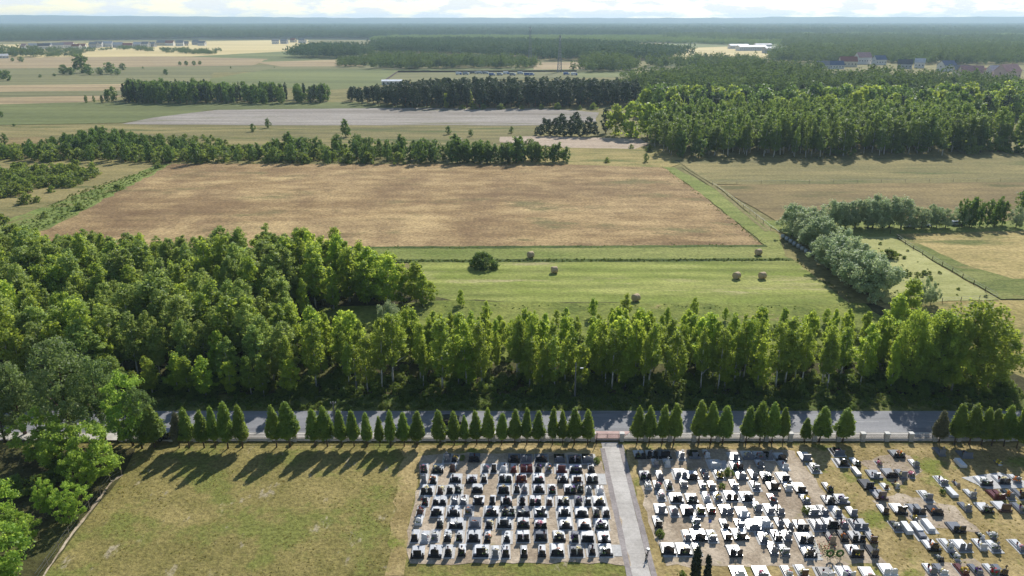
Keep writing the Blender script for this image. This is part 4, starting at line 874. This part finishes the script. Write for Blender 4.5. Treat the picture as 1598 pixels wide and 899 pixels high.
FARR = [
 [(1310,712,'D','g'),(1259,720,'D','g')]+i9([(480,148,'D','k'),(865,132,'S','g'),(1090,152,'D','g')]),
 [(1274,738,'S','g'),(1317,729,'D','k'),(1339,729,'S','k')]+i9([(310,220,'c','s'),(635,238,'S','g'),(1060,240,'F','w'),(1385,215,'c','l')]),
 i9([(120,318,'F','l'),(275,335,'D','g'),(415,325,'D','k'),(520,335,'S','g'),(600,325,'c','g'),(1265,400,'D','k'),(1425,385,'D','k'),(1545,375,'S','g')]),
 i9([(215,430,'D','k'),(365,425,'c','b'),(465,422,'c','l'),(890,395,'S','g'),(1010,405,'c','s')]),
 i9([(325,525,'D','b'),(750,535,'S','g'),(985,510,'F','l'),(1145,515,'S','g'),(1380,520,'D','r'),(1490,522,'S','g'),(1585,515,'S','k')]),
 j0([(150,165,'S','k'),(315,160,'D','k'),(500,165,'D','k'),(690,170,'D','k'),(1015,135,'S','g'),(1220,145,'D','k'),(1405,135,'D','b'),(1585,150,'S','g')]),
 j0([(285,335,'S','g'),(405,380,'B','w'),(510,372,'B','w'),(635,345,'F','w'),(920,355,'D','k'),(465,235,'c','g'),(1165,420,'c','l'),(1285,420,'c','g')]),
 j0([(545,425,'F','g'),(660,545,'D','k'),(830,540,'S','l'),(985,545,'D','g'),(1175,540,'S','l'),(1315,550,'S','g'),(1595,555,'S','g')]),
 j0([(735,655,'c','k'),(905,640,'c','l'),(650,810,'S','g'),(765,810,'S','l'),(985,812,'S','r'),(1135,812,'S','g'),(1300,815,'S','g'),(1390,815,'S','k'),(200,812,'D','w')])]
for block, rows, dark in (('left block', LEFT, 0), ('right block', RIGHT, 1), ('far right plot', FARR, 2)):
    for ri, L_ in enumerate(rows):
        for ci, (px, py, t, c) in enumerate(sorted(L_)):
            if c in 'rb' and RG.random() < .7: sc = 'r' if c == 'r' and RG.random() < .4 else 'l'
            elif dark == 0: sc = RG.choice('wllglww' if ri else 'ggk')
            else: sc = RG.choice('lglwgglk' if dark == 1 else 'llgggwlk')
            if t in 'LBF': sc = c
            g, x, y, w, L = grave(px, py, t, c, sc, ri+1, ci+1, block, RG.random() < (.7 if dark == 0 else .3))
            if t not in 'BF': dress(x, y, w, L, ri+1, ci+1, block, .38 if t != 'c' else .26)
# paved plots, heap of wreaths, bins, small sign
for i, (q, lb) in enumerate([([(1029,848),(1090,846),(1098,869),(1036,871)],0),([(930,740),(944,740),(947,757),(932,757)],0),([(945,851),(968,851),(971,869),(948,869)],0),([(1108,722),(1132,719),(1140,736),(1116,737)],0),([(1236,832),(1266,830),(1285,875),(1256,876)],0),([(1500,746),(1560,738),(1600,752),(1600,762),(1540,764)],0)]):
    psheet('paved_plot', q, M_APRON, .075+.002*i, None, 0)
mb = MB(); rng = np.random.default_rng(4); n = 240
pos = rng.normal(size=(n, 3))*np.array([.75, .8, .16]); pos[:, 2] = abs(pos[:, 2])+.1; nn = rng.normal(size=(n, 3)); nn[:, 2] += 1.2; nn /= np.linalg.norm(nn, axis=1)[:, None]
mb.quads(pos[:140], nn[:140], rng.uniform(.12, .26, 140), rng, .8, 0).quads(pos[140:190], nn[140:190], rng.uniform(.12, .22, 50), rng, .8, 1).quads(pos[190:], nn[190:], rng.uniform(.12, .3, 50), rng, .6, 2)
x, y = P(1290,860); prop(obj('wreath_heap', mb.mesh('wreath_heap', [FM['cream'], FM['red'], M_GRN]), None, (x, y, .06)), 'heap of pale wreaths and flowers on a fresh grave', 'flowers')
for i, (px, lb) in enumerate([(1294, 'dark round wreath on a stand, left one below the flower heap'), (1309, 'dark round wreath on a stand, right one below the flower heap')]):
    mb = MB(); ring = [(.42*math.cos(t), 0, .95+.42*math.sin(t)) for t in [k*math.pi/8 for k in range(17)]]
    mb.tube(ring, [.13]*17, 6, 0).tube([(-.2,.25,0),(0,.02,1.1)], [.02,.02], 4, 1).tube([(.2,.25,0),(0,.02,1.1)], [.02,.02], 4, 1).tube([(0,-.3,0),(0,-.02,1.1)], [.02,.02], 4, 1)
    x, y = P(px, 874); prop(obj('wreath', mb.mesh('wreath', [M_GRN, B_BROWN]), None, (x, y, .05), .1), lb, 'wreath', 'wreaths on stands')
M_BLUE = plain('blue_paint', (40,90,170), .4); M_STEEL = plain('steel', (120,122,124), .4, .5, .7); M_BLACK = plain('black_metal', (28,28,30), .5, .4, .3)
x, y = P(1107,822); sg = obj('sign_post', None, None, (x, y, .05)); prop(sg, 'small blue sign on a thin post among the right graves', 'sign')
obj('post', MB().tube([(0,0,0),(0,0,.7)], [.03,.03], 6).mesh('post', M_STEEL), sg); obj('panel', MB().bevbox((0,-.05,.85), (.4,.04,.5), .02).mesh('panel', M_BLUE), sg)
x, y = P(1092,880)
# yellow-green small plants by the graves
for i, (px, py, h, lb) in enumerate([(931,722,.9,'yellow-green clipped plant at the top right of the left block'),(722,718,.8,'small green bush between graves at the top of the left block'),(1136,742,1.2,'yellow-green bush between graves of the right block'),(1127,762,.8,'small light green bush below the yellow-green one'),(1064,900,.8,'green tuft at the bottom edge beside the cypresses'),(1257,800,.9,'light green bush in the middle of the right block'),(1030,836,.9,'green tuft on the bare soil beside the path'),(1470,770,.7,'small bush amid the far right graves')]):
    x, y = P(px, py); tree('shrub', x, y, h, 'small_bush', lb, 'bush')

# ------------------------------------------------------------------ fence, gate
M_PIL = plain('pillar_stone', (188,180,168), .85, .3, 0, .2, 3, .3); M_CAP = plain('pillar_cap', (206,202,194), .8); M_WALL = plain('low_wall', (176,168,156), .85, .3, 0, .2, 1.2)
M_RAIL = plain('fence_paint', (84,80,78), .6)
FY = P(0,688)[1]
pil = cached('pil', lambda: MB().bevbox((0,0,.68), (.62,.62,1.36), .03).mesh('pillar', M_PIL)); capm = cached('cap', lambda: MB().bevbox((0,0,.06), (.8,.8,.12), .05).mesh('cap', M_CAP))
def fence(xs, label):
    e = obj('cemetery_fence', None, None, (xs[0], FY, 0)); prop(e, label, 'fence', 'stone and metal fence along the road')
    for i, x in enumerate(xs):
        p = obj('pillar', pil, e, (x-xs[0], 0, 0)); obj('cap', capm, p, (0, 0, 1.36))
        if i+1 < len(xs):
            L = xs[i+1]-x-.64; mid = (x+xs[i+1])/2-xs[0]
            obj('low_wall', cached(('lw', round(L, 1)), lambda: MB().bevbox((0,0,.24), (round(L, 1),.26,.48), .02).mesh('low_wall', M_WALL)), e, (mid, 0, 0))
            def rail():
                mb = MB()
                for zz in (.58, 1.1): mb.box((0,0,zz), (round(L, 1),.04,.05))
                n = int(L/.13)
                for k in range(n): mb.box((-L/2+(k+.5)*L/n, 0, .84), (.03,.03,.66))
                return mb.mesh('railing', M_RAIL)
            obj('railing', cached(('rl', round(L, 1)), rail), e, (mid, 0, 0))
def xs_at(pl): return [P(p, 688)[0] for p in pl]
fence(xs_at([190+38.7*k for k in range(20)]), 'stone pillared fence left of the gate, behind the long thuja row')
fence(xs_at([970+37.5*k for k in range(19)]), 'stone pillared fence right of the gate with pale caps')
gt = obj('gate', None, None, (xs_at([928])[0], FY, 0)); prop(gt, 'low black double-leaf metal gate between path and road', 'gate')
gw = (xs_at([967])[0]-xs_at([928])[0]-.3)/2
for k in (0, 1):
    def leaf():
        mb = MB(); mb.box((gw/2,0,.2), (gw,.05,.08)).box((gw/2,0,1.0), (gw,.05,.06)).box((.03,0,.6), (.06,.05,.8)).box((gw-.03,0,.6), (.06,.05,.8))
        for i in range(12): mb.box((gw*(i+1)/13,0,.6), (.03,.03,.78))
        return mb.mesh('gate_leaf', M_BLACK)
    obj('gate_leaf', cached('gl', leaf), gt, (.1+k*(gw+.05), -.1, .3))
obj('gate_post', MB().tube([(0,0,0),(0,0,2.0)], [.07,.07], 8).mesh('gate_post', M_BLACK), gt, (.2, -.9, 0))

# wire fence on the left lawn edge
M_POST = plain('weathered_wood', (150,138,118), .9, .1, 0, .2, 4)
def post_fence(name, pp, spacing, h, label, wires=2, r=.06, mat=None, group=None):
    pts = [Vector((*P(*q), 0)) for q in pp]; e = obj(name, None, None, tuple(pts[0])); prop(e, label, 'fence', group)
    pm = cached(('post', h, r), lambda: MB().tube([(0,0,0),(0,0,h)], [r, r*.85], 6).mesh('post', mat or M_POST))
    rr = random.Random(int(pp[0][0]))
    for a, b in zip(pts, pts[1:]):
        L = (b-a).length; n = max(1, int(L/spacing))
        for i in range(n):
            p = a.lerp(b, i/n)-pts[0]; o = obj('post', pm, e, tuple(p)); o.rotation_euler = (rr.uniform(-.05, .05), rr.uniform(-.05, .05), 0)
        for k in range(wires):
            z = h*(.95-.4*k); obj('rail', MB().tube([a-pts[0]+Vector((0,0,z)), b-pts[0]+Vector((0,0,z))], [.022, .022], 4).mesh('rail', M_STEEL if wires < 4 else M_POST), e)
    return e
post_fence('lawn_fence', [(190,742),(173,752),(140,796),(108,838),(58,910)], 2.6, 1.4, 'thin post and rail fence along the left edge of the dry lawn', 2, .05)
psheet('fence_kerb', [(193,742),(175.5,753),(143.5,797),(111.5,838),(64,908),(61,908),(109,836),(141,795),(173,751),(190,741)], G_SAND, .06, 1, .1)
post_fence('pasture_fence', [(1389,366),(1425,390),(1470,416),(1556,467)], 4.2, 1.4, 'post and wire fence on the right side of the pale pasture', 2, .09, B_BROWN)
post_fence('pasture_fence', [(1392,476),(1470,473),(1556,467)], 4.2, 1.3, 'post fence along the near edge of the pale pasture', 2, .08, B_BROWN)
post_fence('field_fence', [(1112,290),(1160,325),(1215,368)], 6, 1.4, 'row of thin posts along the track beside the grain field', 1, .07)
post_fence('heath_fence', [(1112,288),(1300,286),(1598,283)], 9, 1.4, 'long thin post row across the right heath', 1, .07)
# tussocks on the pasture
tp = fill([P(*q) for q in [(1368,398),(1408,398),(1415,405),(1372,404)]], 1.5, 5)+fill([P(*q) for q in [(1398,423),(1455,428),(1458,437),(1402,434)]], 1.6, 6)
tp += [p for p in fill([P(*q) for q in [(1345,385),(1390,376),(1540,466),(1400,470)]], 4.5, 7) if random.Random(p[0]).random() < .5]
scatter('tussock', tp, [PROTO['shrub'][0][2], PROTO['shrub'][1][2]], 'dark weedy tussocks dotted over the pale pasture', 'weeds', 8, .14, .36)
vt = fill([(-112,RY1+.6),(90,RY1+.6),(90,RY1+6),(-112,RY1+6)], 1.1, 15)
scatter('verge_weeds', [p for p in vt if in_view(p[0], p[1], 20)], [PROTO['shrub'][2][2], PROTO['shrub'][3][2]], 'tall grass and weeds on the verge beyond the road', 'weeds', 9, .12, .4)
lt = [p for q, s in (([(242,262),(262,257),(96,346),(30,372),(0,368),(120,300)], 1.7),) for p in fill([P(*k) for k in q], s, 16)]
scatter('reeds', lt, [PROTO['mid_shrub'][0][2], PROTO['mid_shrub'][1][2]], 'lush reeds and nettles left of the grain field', 'reeds', 10, .08, .2)
mg = []
rm = random.Random(44)
for a, b in (((262,256),(90,347)),((880,257),(262,256)),((1036,262),(1192,384)),((540,388),(1192,384)),((1052,250),(1300,247)),((640,480),(1330,479)),((1240,406),(1335,478))):
    A, B = Vector(P(*a)), Vector(P(*b)); L = (B-A).length
    for k in range(int(L/.6)):
        if rm.random() < .75: p = A.lerp(B, rm.random()); mg.append((p.x+rm.gauss(0, .8), p.y+rm.gauss(0, .8)))
scatter('margin_weeds', mg, [PROTO['shrub'][k][2] for k in range(3)], 'ragged weeds along the field margins', 'weeds', 45, .05, .17)
dt = fill([P(*q) for q in [(560,407),(1235,405),(1235,408),(560,410)]], .8, 18)
scatter('ditch_grass', dt, [PROTO['shrub'][1][2]], 'dark tall grass in the ditch across the meadow', 'grass', 12, .1, .24)

L_GRASS = leaf_mat('grass_blades', (150,140,80), (178,164,104), (200,190,110), .35, .25, .8, .1)
def tuft(seed):
    rng = np.random.default_rng(seed); mb = MB(); n = 26; th = rng.uniform(0, 6.28, n); r_ = rng.uniform(0, .2, n)
    p = np.stack([r_*np.cos(th), r_*np.sin(th), rng.uniform(.03, .12, n)], 1); d = rng.normal(size=(n, 3)); d[:, 2] *= .4; d /= np.linalg.norm(d, axis=1)[:, None]
    mb.quads(p, d, rng.uniform(.1, .26, n), rng, .35); return mb.mesh('grass_tuft', L_GRASS)
TF = [tuft(k) for k in range(3)]
lw = [P(*q) for q in [(215,702),(640,700),(650,712),(636,790),(622,905),(70,905),(140,815),(190,745)]]
rl = random.Random(2); gl = [p for p in fill(lw, .55, 31, .5) if rl.random() < .15+.3*math.sin(p[0]*.35+2*math.sin(p[1]*.3))*math.sin(p[1]*.5+p[0]*.2)]
scatter('lawn_grass', gl, TF, 'dry grass tufts on the lawn left of the graves', 'grass', 33, .35, .75)
lw = [P(*q) for q in [(1240,700),(1598,694),(1640,905),(1390,905),(1385,875),(1290,770)]]
scatter('lawn_grass', [p for p in fill(lw, .7, 34, .5) if rl.random() < .5], TF, 'dry grass tufts between the far right graves', 'grass', 35, .35, .8)

# ------------------------------------------------------------------ bales
m, nt_, o_ = new_mat('straw')
tcx = N(nt_, 'ShaderNodeTexCoord').outputs['Object']
c_ = ramp(nt_, [(.3, srgb(150,128,98)), (.7, srgb(200,178,142))], noise(nt_, tcx, 5, 5, .7, (.4,4,4)))
b_ = setin(N(nt_, 'ShaderNodeBsdfPrincipled'), Roughness=.9); nt_.links.new(c_, b_.inputs['Base Color']); nt_.links.new(b_.outputs[0], o_.inputs[0]); M_STRAW = m
M_WRAP = plain('white_wrap', (150,156,158), .35, .5, 0, .06)
def bale_mesh(mat, name):
    mb = MB(); xs_ = [-.75,-.74,-.68,-.25,0,.25,.68,.74,.75]; rs = [.3,.78,.88,.9,.88,.9,.88,.78,.3]
    mb.tube([(x, 0, .9) for x in xs_], rs, 18); return mb.mesh(name, mat, True)
for i, (px, py, rz, lb) in enumerate([(828,403,.1,'round hay bale on the far grass strip right of the round bush'),(865,427,-.2,'round hay bale below and right of the first bale, on the meadow'),(992,471,.15,'round hay bale nearest the birch plot'),(1183,399,-.1,'round hay bale on the far strip near the willow row'),(1149,436,.1,'left one of the two neighbouring hay bales on the meadow'),(1189,436,-.15,'right one of the two neighbouring hay bales on the meadow')]):
    x, y = P(px, py); prop(obj('hay_bale', cached('bale', lambda: bale_mesh(M_STRAW, 'hay_bale')), None, (x, y, .15), rz+.5, 1.0), lb, 'hay bale', 'hay bales on the meadow')
for i in range(8):
    t = i/7; x, y = P(1214+42*t, 373+27*t); prop(obj('wrapped_bale', cached('wbale', lambda: bale_mesh(M_WRAP, 'wrapped_bale')), None, (x+1.6, y+.3, .12), 2.3, .7), f'pale wrapped bale, {OW[i+1]} from the far end of the line under the willows', 'wrapped bale', 'white wrapped bales')

# ------------------------------------------------------------------ poles, cars, bicycle
M_POLE = plain('concrete_pole', (118,116,112), .85); M_LAMP = plain('lamp_head', (215,215,212), .4)
def pole(px, py, ty, lb, lamp=False, arm=True):
    x, y = P(px, py); h = top_h(y, ty); e = obj('utility_pole', None, None, (x, y, 0)); prop(e, lb, 'pole')
    obj('shaft', MB().tube([(0,0,0),(0,0,h)], [.17,.1], 8).mesh('shaft', M_POLE), e)
    if arm: obj('crossarm', MB().box((0,0,h-.25), (.9,.07,.07)).mesh('crossarm', M_POLE), e); [obj('insulator', cached('ins', lambda: MB().tube([(0,0,0),(0,0,.2)], [.06,.04], 6).mesh('insulator', M_LAMP)), e, (k, 0, h-.2)) for k in (-.4, 0, .4)]
    if lamp:
        obj('lamp_arm', MB().tube([(0,0,h-.9),(.35,-.3,h-.6),(.8,-.7,h-.6)], [.04,.035,.03], 6).mesh('lamp_arm', M_STEEL), e); obj('lamp_head', MB().bevbox((.95,-.8,h-.64), (.55,.25,.14), .04).mesh('lamp_head', M_LAMP), e)
pole(557,614,560,'tall grey utility pole at the left front of the birch plot', False, False)
pole(897,621,566,'grey utility pole with a street lamp in front of the birch plot', True, False)
pole(523,664,627,'short utility pole with crossarm behind the row of nine thujas')
M_GLASS = plain('car_glass', (22,26,32), .08, .8); M_TYRE = plain('tyre', (26,26,27), .9, .2); M_HUB = plain('wheel_rim', (150,152,155), .3, .6, .8); M_LIGHT = plain('headlight', (210,214,220), .15, .7); M_RED = plain('tail_light', (150,20,20), .3)
def car(x, y, z, rz, paint, lb, grp=None, van=False):
    e = obj('parked_van' if van else 'car', None, None, (x, y, z), rz); prop(e, lb, 'van' if van else 'car', grp)
    H = 2.2 if van else 1.46
    side = [(-2.1,.3),(2.1,.3),(2.14,.62),(2.02,.82),(1.1,.95),(-1.9,1.0),(-2.12,.8)]
    cab = [(1.15,.94),(.45,H-.06),(.1,H),(-1.2,H-.02),(-1.75,1.4 if not van else H-.04),(-2.0,.98)]
    def body():
        mb = MB(); mb.prism(side, -.86, .86); n = len(cab); v = [(a, -.82+.14*(b-.94)/.52, b) for a, b in cab]+[(a, .82-.14*(b-.94)/.52, b) for a, b in cab]
        mb.add(v, [tuple(range(n)), tuple(range(2*n-1, n-1, -1))]+[(i, n+i, n+(i+1) % n, (i+1) % n) for i in range(n)]); return mb.mesh('body', paint)
    obj('body', body(), e)
    hz = H-.16
    for s in (-1, 1):
        mb = MB(); yy = lambda b: s*(.835-.14*(b-.94)/.52); q = [(.95,1.0),(.42,hz),(-.25,hz),(-.25,1.0)]; r_ = [(-.33,1.0),(-.33,hz),(-1.15,hz),(-1.6,1.05)]
        for w_ in (q, r_): mb.add([(a, yy(b), b) for a, b in w_], [(0,1,2,3)])
        obj('side_window', mb.mesh('side_window', M_GLASS), e)
    obj('windscreen', MB().add([(1.13,-.66,1.0),(1.13,.66,1.0),(.53,.58,hz),(.53,-.58,hz)], [(0,1,2,3)]).mesh('windscreen', M_GLASS), e)
    obj('rear_window', MB().add([(-2.0,-.66,1.08),(-2.0,.66,1.08),(-1.78,.58,H-.3),(-1.78,-.58,H-.3)], [(0,3,2,1)]).mesh('rear_window', M_GLASS), e)
    for a in (-1.3, 1.32):
        for s in (-1, 1):
            w_ = obj('wheel', cached('tyre', lambda: MB().tube([(0,-.1,0),(0,.1,0)], [.32,.32], 16).mesh('tyre', M_TYRE)), e, (a, s*.8, .32)); obj('rim', cached('rim', lambda: MB().tube([(0,-.112,0),(0,.112,0)], [.2,.2], 10).mesh('rim', M_HUB)), w_)
    for s in (-1, 1):
        obj('headlight', cached('hl', lambda: MB().bevbox((0,0,0), (.1,.34,.14), .02).mesh('headlight', M_LIGHT)), e, (2.07, s*.62, .7)); obj('tail_light', cached('tl', lambda: MB().bevbox((0,0,0), (.08,.28,.18), .02).mesh('tail_light', M_RED)), e, (-2.08, s*.64, .78))
PT = {k: plain(k+'_car_paint', v, .22, .6, .1, .03) for k, v in {'dark': (30,36,46), 'white': (222,224,226), 'silver': (160,164,170)}.items()}
x, y = P(706,664); car(x, y, .275, .02, PT['dark'], 'dark car driving on the road behind the thujas left of the gate')
x, y = P(268,686); car(x, y-.2, .36, .1, PT['dark'], 'dark car half hidden between thujas at the left end of the road')
x, y = P(1419,355); car(x, y, .2, .2, PT['white'], 'white van parked under the level willow row', None, True)
x, y = P(1440,354); car(x, y, .2, -.2, PT['white'], 'white car parked just right of the white van under willows')
x, y = P(1492,352); car(x, y, .2, .1, PT['silver'], 'silver car parked alone near the aspens')
x, y = P(1009,872); bk = obj('bicycle', None, None, (x, y, .066), 1.15); prop(bk, 'dark bicycle standing on the pale cemetery path', 'bicycle')
for a in (-.52, .52):
    wh = obj('wheel', MB().tube([(.33*math.cos(t), 0, .33*math.sin(t)) for t in [k*math.pi/12 for k in range(25)]], [.03]*25, 5, 0, False).mesh('tyre', M_TYRE), bk, (a, 0, .36))
    mb = MB()
    for k in range(8): mb.tube([(0,0,0),(.31*math.cos(k*math.pi/4), 0, .31*math.sin(k*math.pi/4))], [.006,.006], 3)
    obj('spokes', mb.mesh('spokes', M_STEEL), wh)
obj('frame', MB().tube([(-.52,0,.36),(-.1,0,.34),(.38,0,.82)], [.03]*3, 6).tube([(-.1,0,.34),(-.24,0,.86)], [.03]*2, 6).tube([(-.22,0,.8),(.36,0,.8)], [.028]*2, 6).tube([(.52,0,.36),(.34,0,.98)], [.03]*2, 6).tube([(-.52,0,.36),(-.22,0,.78)], [.02]*2, 5).mesh('frame', M_BLACK), bk)
obj('handlebar', MB().tube([(.22,-.3,1.02),(.34,-.12,1.0),(.34,.12,1.0),(.22,.3,1.02)], [.025]*4, 6).mesh('handlebar', M_BLACK), bk)
obj('saddle', MB().bevbox((-.27,0,.92), (.28,.2,.1), .04).mesh('saddle', M_BLACK), bk); obj('basket', MB().bevbox((.58,0,.88), (.32,.36,.26), .01).mesh('basket', M_LAMP), bk)
obj('carrier', MB().box((-.6,0,.74), (.4,.16,.03)).mesh('carrier', M_BLACK), bk)

# ------------------------------------------------------------------ far buildings and masts
WALLS = {k: plain('plaster_'+k, v, .85, .2, 0, .05, .3) for k, v in {'white': (214,210,204), 'cream': (206,194,170), 'pink': (206,178,170), 'grey': (170,168,168)}.items()}
ROOFS = {k: plain('roof_'+k, v, .7, .3, 0, .12, .5) for k, v in {'red': (150,92,78), 'pink': (188,144,136), 'dark': (78,76,82), 'blue': (84,96,122), 'pale': (196,194,192), 'grey': (136,134,134), 'white': (226,228,230)}.items()}
M_WIN = plain('window_glass', (44,52,62), .15, .6); M_BRICK = plain('chimney_brick', (140,90,76), .85)
def house(px, py, w, d, h, wall, roof, rz, lb, rh=None, name='house', grp=None, y=None):
    x, yy = P(px, py); e = obj(name, None, None, (x, yy, 0), rz); prop(e, lb, 'house' if name == 'house' else 'shed', grp); rh = rh if rh is not None else d*.45
    a, b = w/2, d/2
    obj('wall', MB().add([(-a,-b,0),(a,-b,0),(a,b,0),(-a,b,0),(-a,-b,h),(a,-b,h),(a,b,h),(-a,b,h),(-a,0,h+rh),(a,0,h+rh)], [(0,1,5,4),(1,2,6,9,5),(2,3,7,6),(3,0,4,8,7)]).mesh('wall', WALLS[wall]), e)
    o_ = .5; a2 = a+o_; b2 = b+o_; k = rh/b
    ro = obj('roof', MB().add([(-a2,-b2,h-k*o_+.05),(a2,-b2,h-k*o_+.05),(a2,0,h+rh+.05),(-a2,0,h+rh+.05),(a2,b2,h-k*o_+.05),(-a2,b2,h-k*o_+.05),(-a2,-b2,h-k*o_+.3),(a2,-b2,h-k*o_+.3),(a2,0,h+rh+.3),(-a2,0,h+rh+.3),(a2,b2,h-k*o_+.3),(-a2,b2,h-k*o_+.3)],
        [(0,3,2,1),(3,5,4,2),(6,7,8,9),(9,8,10,11),(0,1,7,6),(4,5,11,10),(1,2,8,7),(2,4,10,8),(3,0,6,9),(5,3,9,11)]).mesh('roof', ROOFS[roof]), e)
    if name == 'house': obj('chimney', MB().box((a*.4,.6,h+rh+.2), (.7,.7,1.6)).mesh('chimney', M_BRICK), ro)
    for i in range(max(2, int(w/4))):
        n_ = max(2, int(w/4)); obj('window', cached(('win', h > 5), lambda: MB().bevbox((0,0,0), (1.3,.12,1.5), .02).mesh('window', M_WIN)), e, (-a+(i+.5)*w/n_, -b-.05, h*.5))
    if name == 'house':
        for s in (-1, 1): obj('window', GC.get(('win', False)) or GC[('win', True)], e, (s*(a+.05), -.2, h*.75)).rotation_euler = (0, 0, math.pi/2)
RV = [(1283,106,13,9,4,'white','grey'),(1303,106,16,9,4,'white','blue'),(1322,103,18,11,6,'cream','red'),(1345,99,16,12,8,'white','pink'),(1371,100,13,10,6,'white','blue'),(1411,106,14,10,5,'grey','dark'),(1434,105,10,9,6,'white','pale'),(1476,110,16,10,6,'white','blue'),(1498,116,12,9,5,'cream','grey'),(1513,122,18,12,6,'cream','pink'),(1538,120,14,8,5,'grey','red'),(1551,122,12,10,7,'white','pale'),(1570,124,18,12,8,'pink','pink')]
RR = random.Random(3)
for i, (px, py, w, d, h, wa, ro) in enumerate(RV):
    house(px, py+1, w*1.25, d*1.2, h*1.25, wa, ro, RR.uniform(-.5, .5), f'{wa} house with {ro} roof, {OW[i+1]} from the left in the right village', grp='houses of the right village')
for i in range(26):
    px = 40+i*13.2+RR.uniform(-4, 4) if i < 22 else 430+(i-22)*14; py = 78-(px-40)*.026+RR.uniform(-1.6, 1)
    house(px, py, RR.uniform(16, 26), RR.uniform(10, 13), RR.uniform(5, 8), RR.choice(['white','cream','grey','white']), RR.choice(['red','dark','grey','pale','grey','pink']), RR.uniform(-.5, .5), f'small far house, {OW[i+1] if i < 18 else ["nineteenth","twentieth","twenty-first","twenty-second","twenty-third","twenty-fourth","twenty-fifth","rightmost"][i-18]} from the left along the far left forest', grp='houses of the left village')
house(4,91,18,10,4,'white','pale',.6,'white-roofed barn at the left edge beside far copses', 3, 'shed')
house(612,132,20,7,3.5,'white','white',.05,'long white-roofed shed at the corner of the yard', 1.2, 'shed')
for i, (px, py, w, d, h, ro) in enumerate([(1152,76,44,18,7,'white'),(1172,79,60,24,8,'white'),(1205,83,34,20,9,'pale'),(1218,84,22,14,5,'white'),(1190,74,40,14,6,'pale')]):
    house(px, py, w, d, h, 'white' if i != 2 else 'grey', ro, .1, f'big white industrial hall, {OW[i+1]} of the group beyond the right fields', 3, 'industrial_hall', 'industrial halls')
# yard with parked trucks
BODY = {k: plain(k+'_truck_body', v, .5, .4) for k, v in {'white': (214,216,218), 'blue': (70,100,160), 'grey': (140,146,154), 'dark': (70,76,88), 'silver': (180,186,192)}.items()}
for i, (px, c) in enumerate([(716,'white'),(727,'grey'),(738,'dark'),(748,'silver'),(758,'grey'),(768,'blue'),(780,'grey'),(790,'white'),(800,'grey'),(812,'silver'),(823,'blue'),(829,'blue'),(884,'blue'),(896,'white')]):
    x, y = P(px, 117+RR.uniform(-1.5, 1.5)); e = obj('parked_truck', None, None, (x, y, .1), RR.uniform(-.6, .6)); prop(e, f'{c} parked truck, {OW[i+1]} from the left in the far yard', 'truck', 'trucks in the yard')
    obj('cargo_box', MB().bevbox((-.9,0,2.0), (5.6,2.4,2.6), .06).mesh('cargo_box', BODY[c]), e); obj('cab', MB().bevbox((2.9,0,1.55), (1.7,2.3,2.1), .3).mesh('cab', BODY['white' if c != 'white' else 'blue']), e)
    for a in (-2.6, 2.7):
        for s in (-1, 1): obj('wheel', cached('twheel', lambda: MB().tube([(0,-.15,0),(0,.15,0)], [.5,.5], 12).mesh('wheel', M_TYRE)), e, (a, s*1.05, .5))
psheet('yard', [(600,128),(622,113.5),(900,112.5),(900,121),(640,129)], G_FAR2, .24, 20, .5)
M_YW = plain('yard_wall', (84,70,62), .9)
for i, (a, b) in enumerate([((598,129),(621,113)),((621,113),(900,112))]):
    p, q = Vector(P(*a)), Vector(P(*b)); L = (q-p).length; prop(obj('yard_wall', MB().bevbox((L/2,0,1.0), (L,.25,2.0), .05).mesh('yard_wall', M_YW), None, (p.x, p.y, 0), math.atan2(q.y-p.y, q.x-p.x)), ['dark boundary wall on the left side of the yard','dark boundary wall along the back of the yard'][i], 'wall')
M_MAST = plain('galvanised_mast', (120,124,130), .5, .4, .3)
for px, py, ty, lb in [(827,99,42,'tall lattice mast with antennas, left one of two'),(873,113,55,'lattice mast with antennas, right one of two')]:
    x, y = P(px, py); h = top_h(y, ty); e = obj('lattice_mast', None, None, (x, y, 0)); prop(e, lb, 'mast', 'lattice masts'); b0, b1 = 2.6, .6
    wz = lambda z: b0+(b1-b0)*z/h
    for sx_ in (-1, 1):
        for sy_ in (-1, 1): obj('leg', MB().tube([(sx_*b0,sy_*b0,0),(sx_*b1,sy_*b1,h)], [.32,.22], 5).mesh('leg', M_MAST), e)
    mb = MB(); z = 0; K = 14
    for i in range(K):
        z0, z1 = h*i/K, h*(i+1)/K; a, b = wz(z0), wz(z1)
        for s in (-1, 1):
            for p, q in (((-a,s*a,z0),(b,s*b,z1)),((a,s*a,z0),(-b,s*b,z1)),((s*a,-a,z0),(s*b,b,z1)),((s*a,a,z0),(s*b,-b,z1)),((-b,s*b,z1),(b,s*b,z1)),((s*b,-b,z1),(s*b,b,z1))): mb.tube([p, q], [.13,.13], 3)
    obj('bracing', mb.mesh('bracing', M_MAST), e)['kind'] = 'stuff'
    for k in range(4): obj('antenna', MB().bevbox((0,0,0), (.4,.3,2.4), .05).mesh('antenna', M_LAMP), e, (1.3*math.cos(k*1.57), 1.3*math.sin(k*1.57), h-2.5-2*(k % 2)))
    obj('top_rod', MB().tube([(0,0,h),(0,0,h+4)], [.08,.04], 5).mesh('top_rod', M_MAST), e)

# ------------------------------------------------------------------ haze
m, nt_, o_ = new_mat('haze')
pv = N(nt_, 'ShaderNodeVolumePrincipled'); pv.inputs['Color'].default_value = (.62, .82, 1.0, 1); pv.inputs['Density'].default_value = 9e-5; pv.inputs['Anisotropy'].default_value = .2
nt_.links.new(pv.outputs[0], o_.inputs['Volume'])
hz = obj('haze', MB().box((0,0,67), (26400,26400,138)).mesh('haze', m)); prop(hz, 'pale blue haze over the distant forest', 'haze', None, 'stuff')
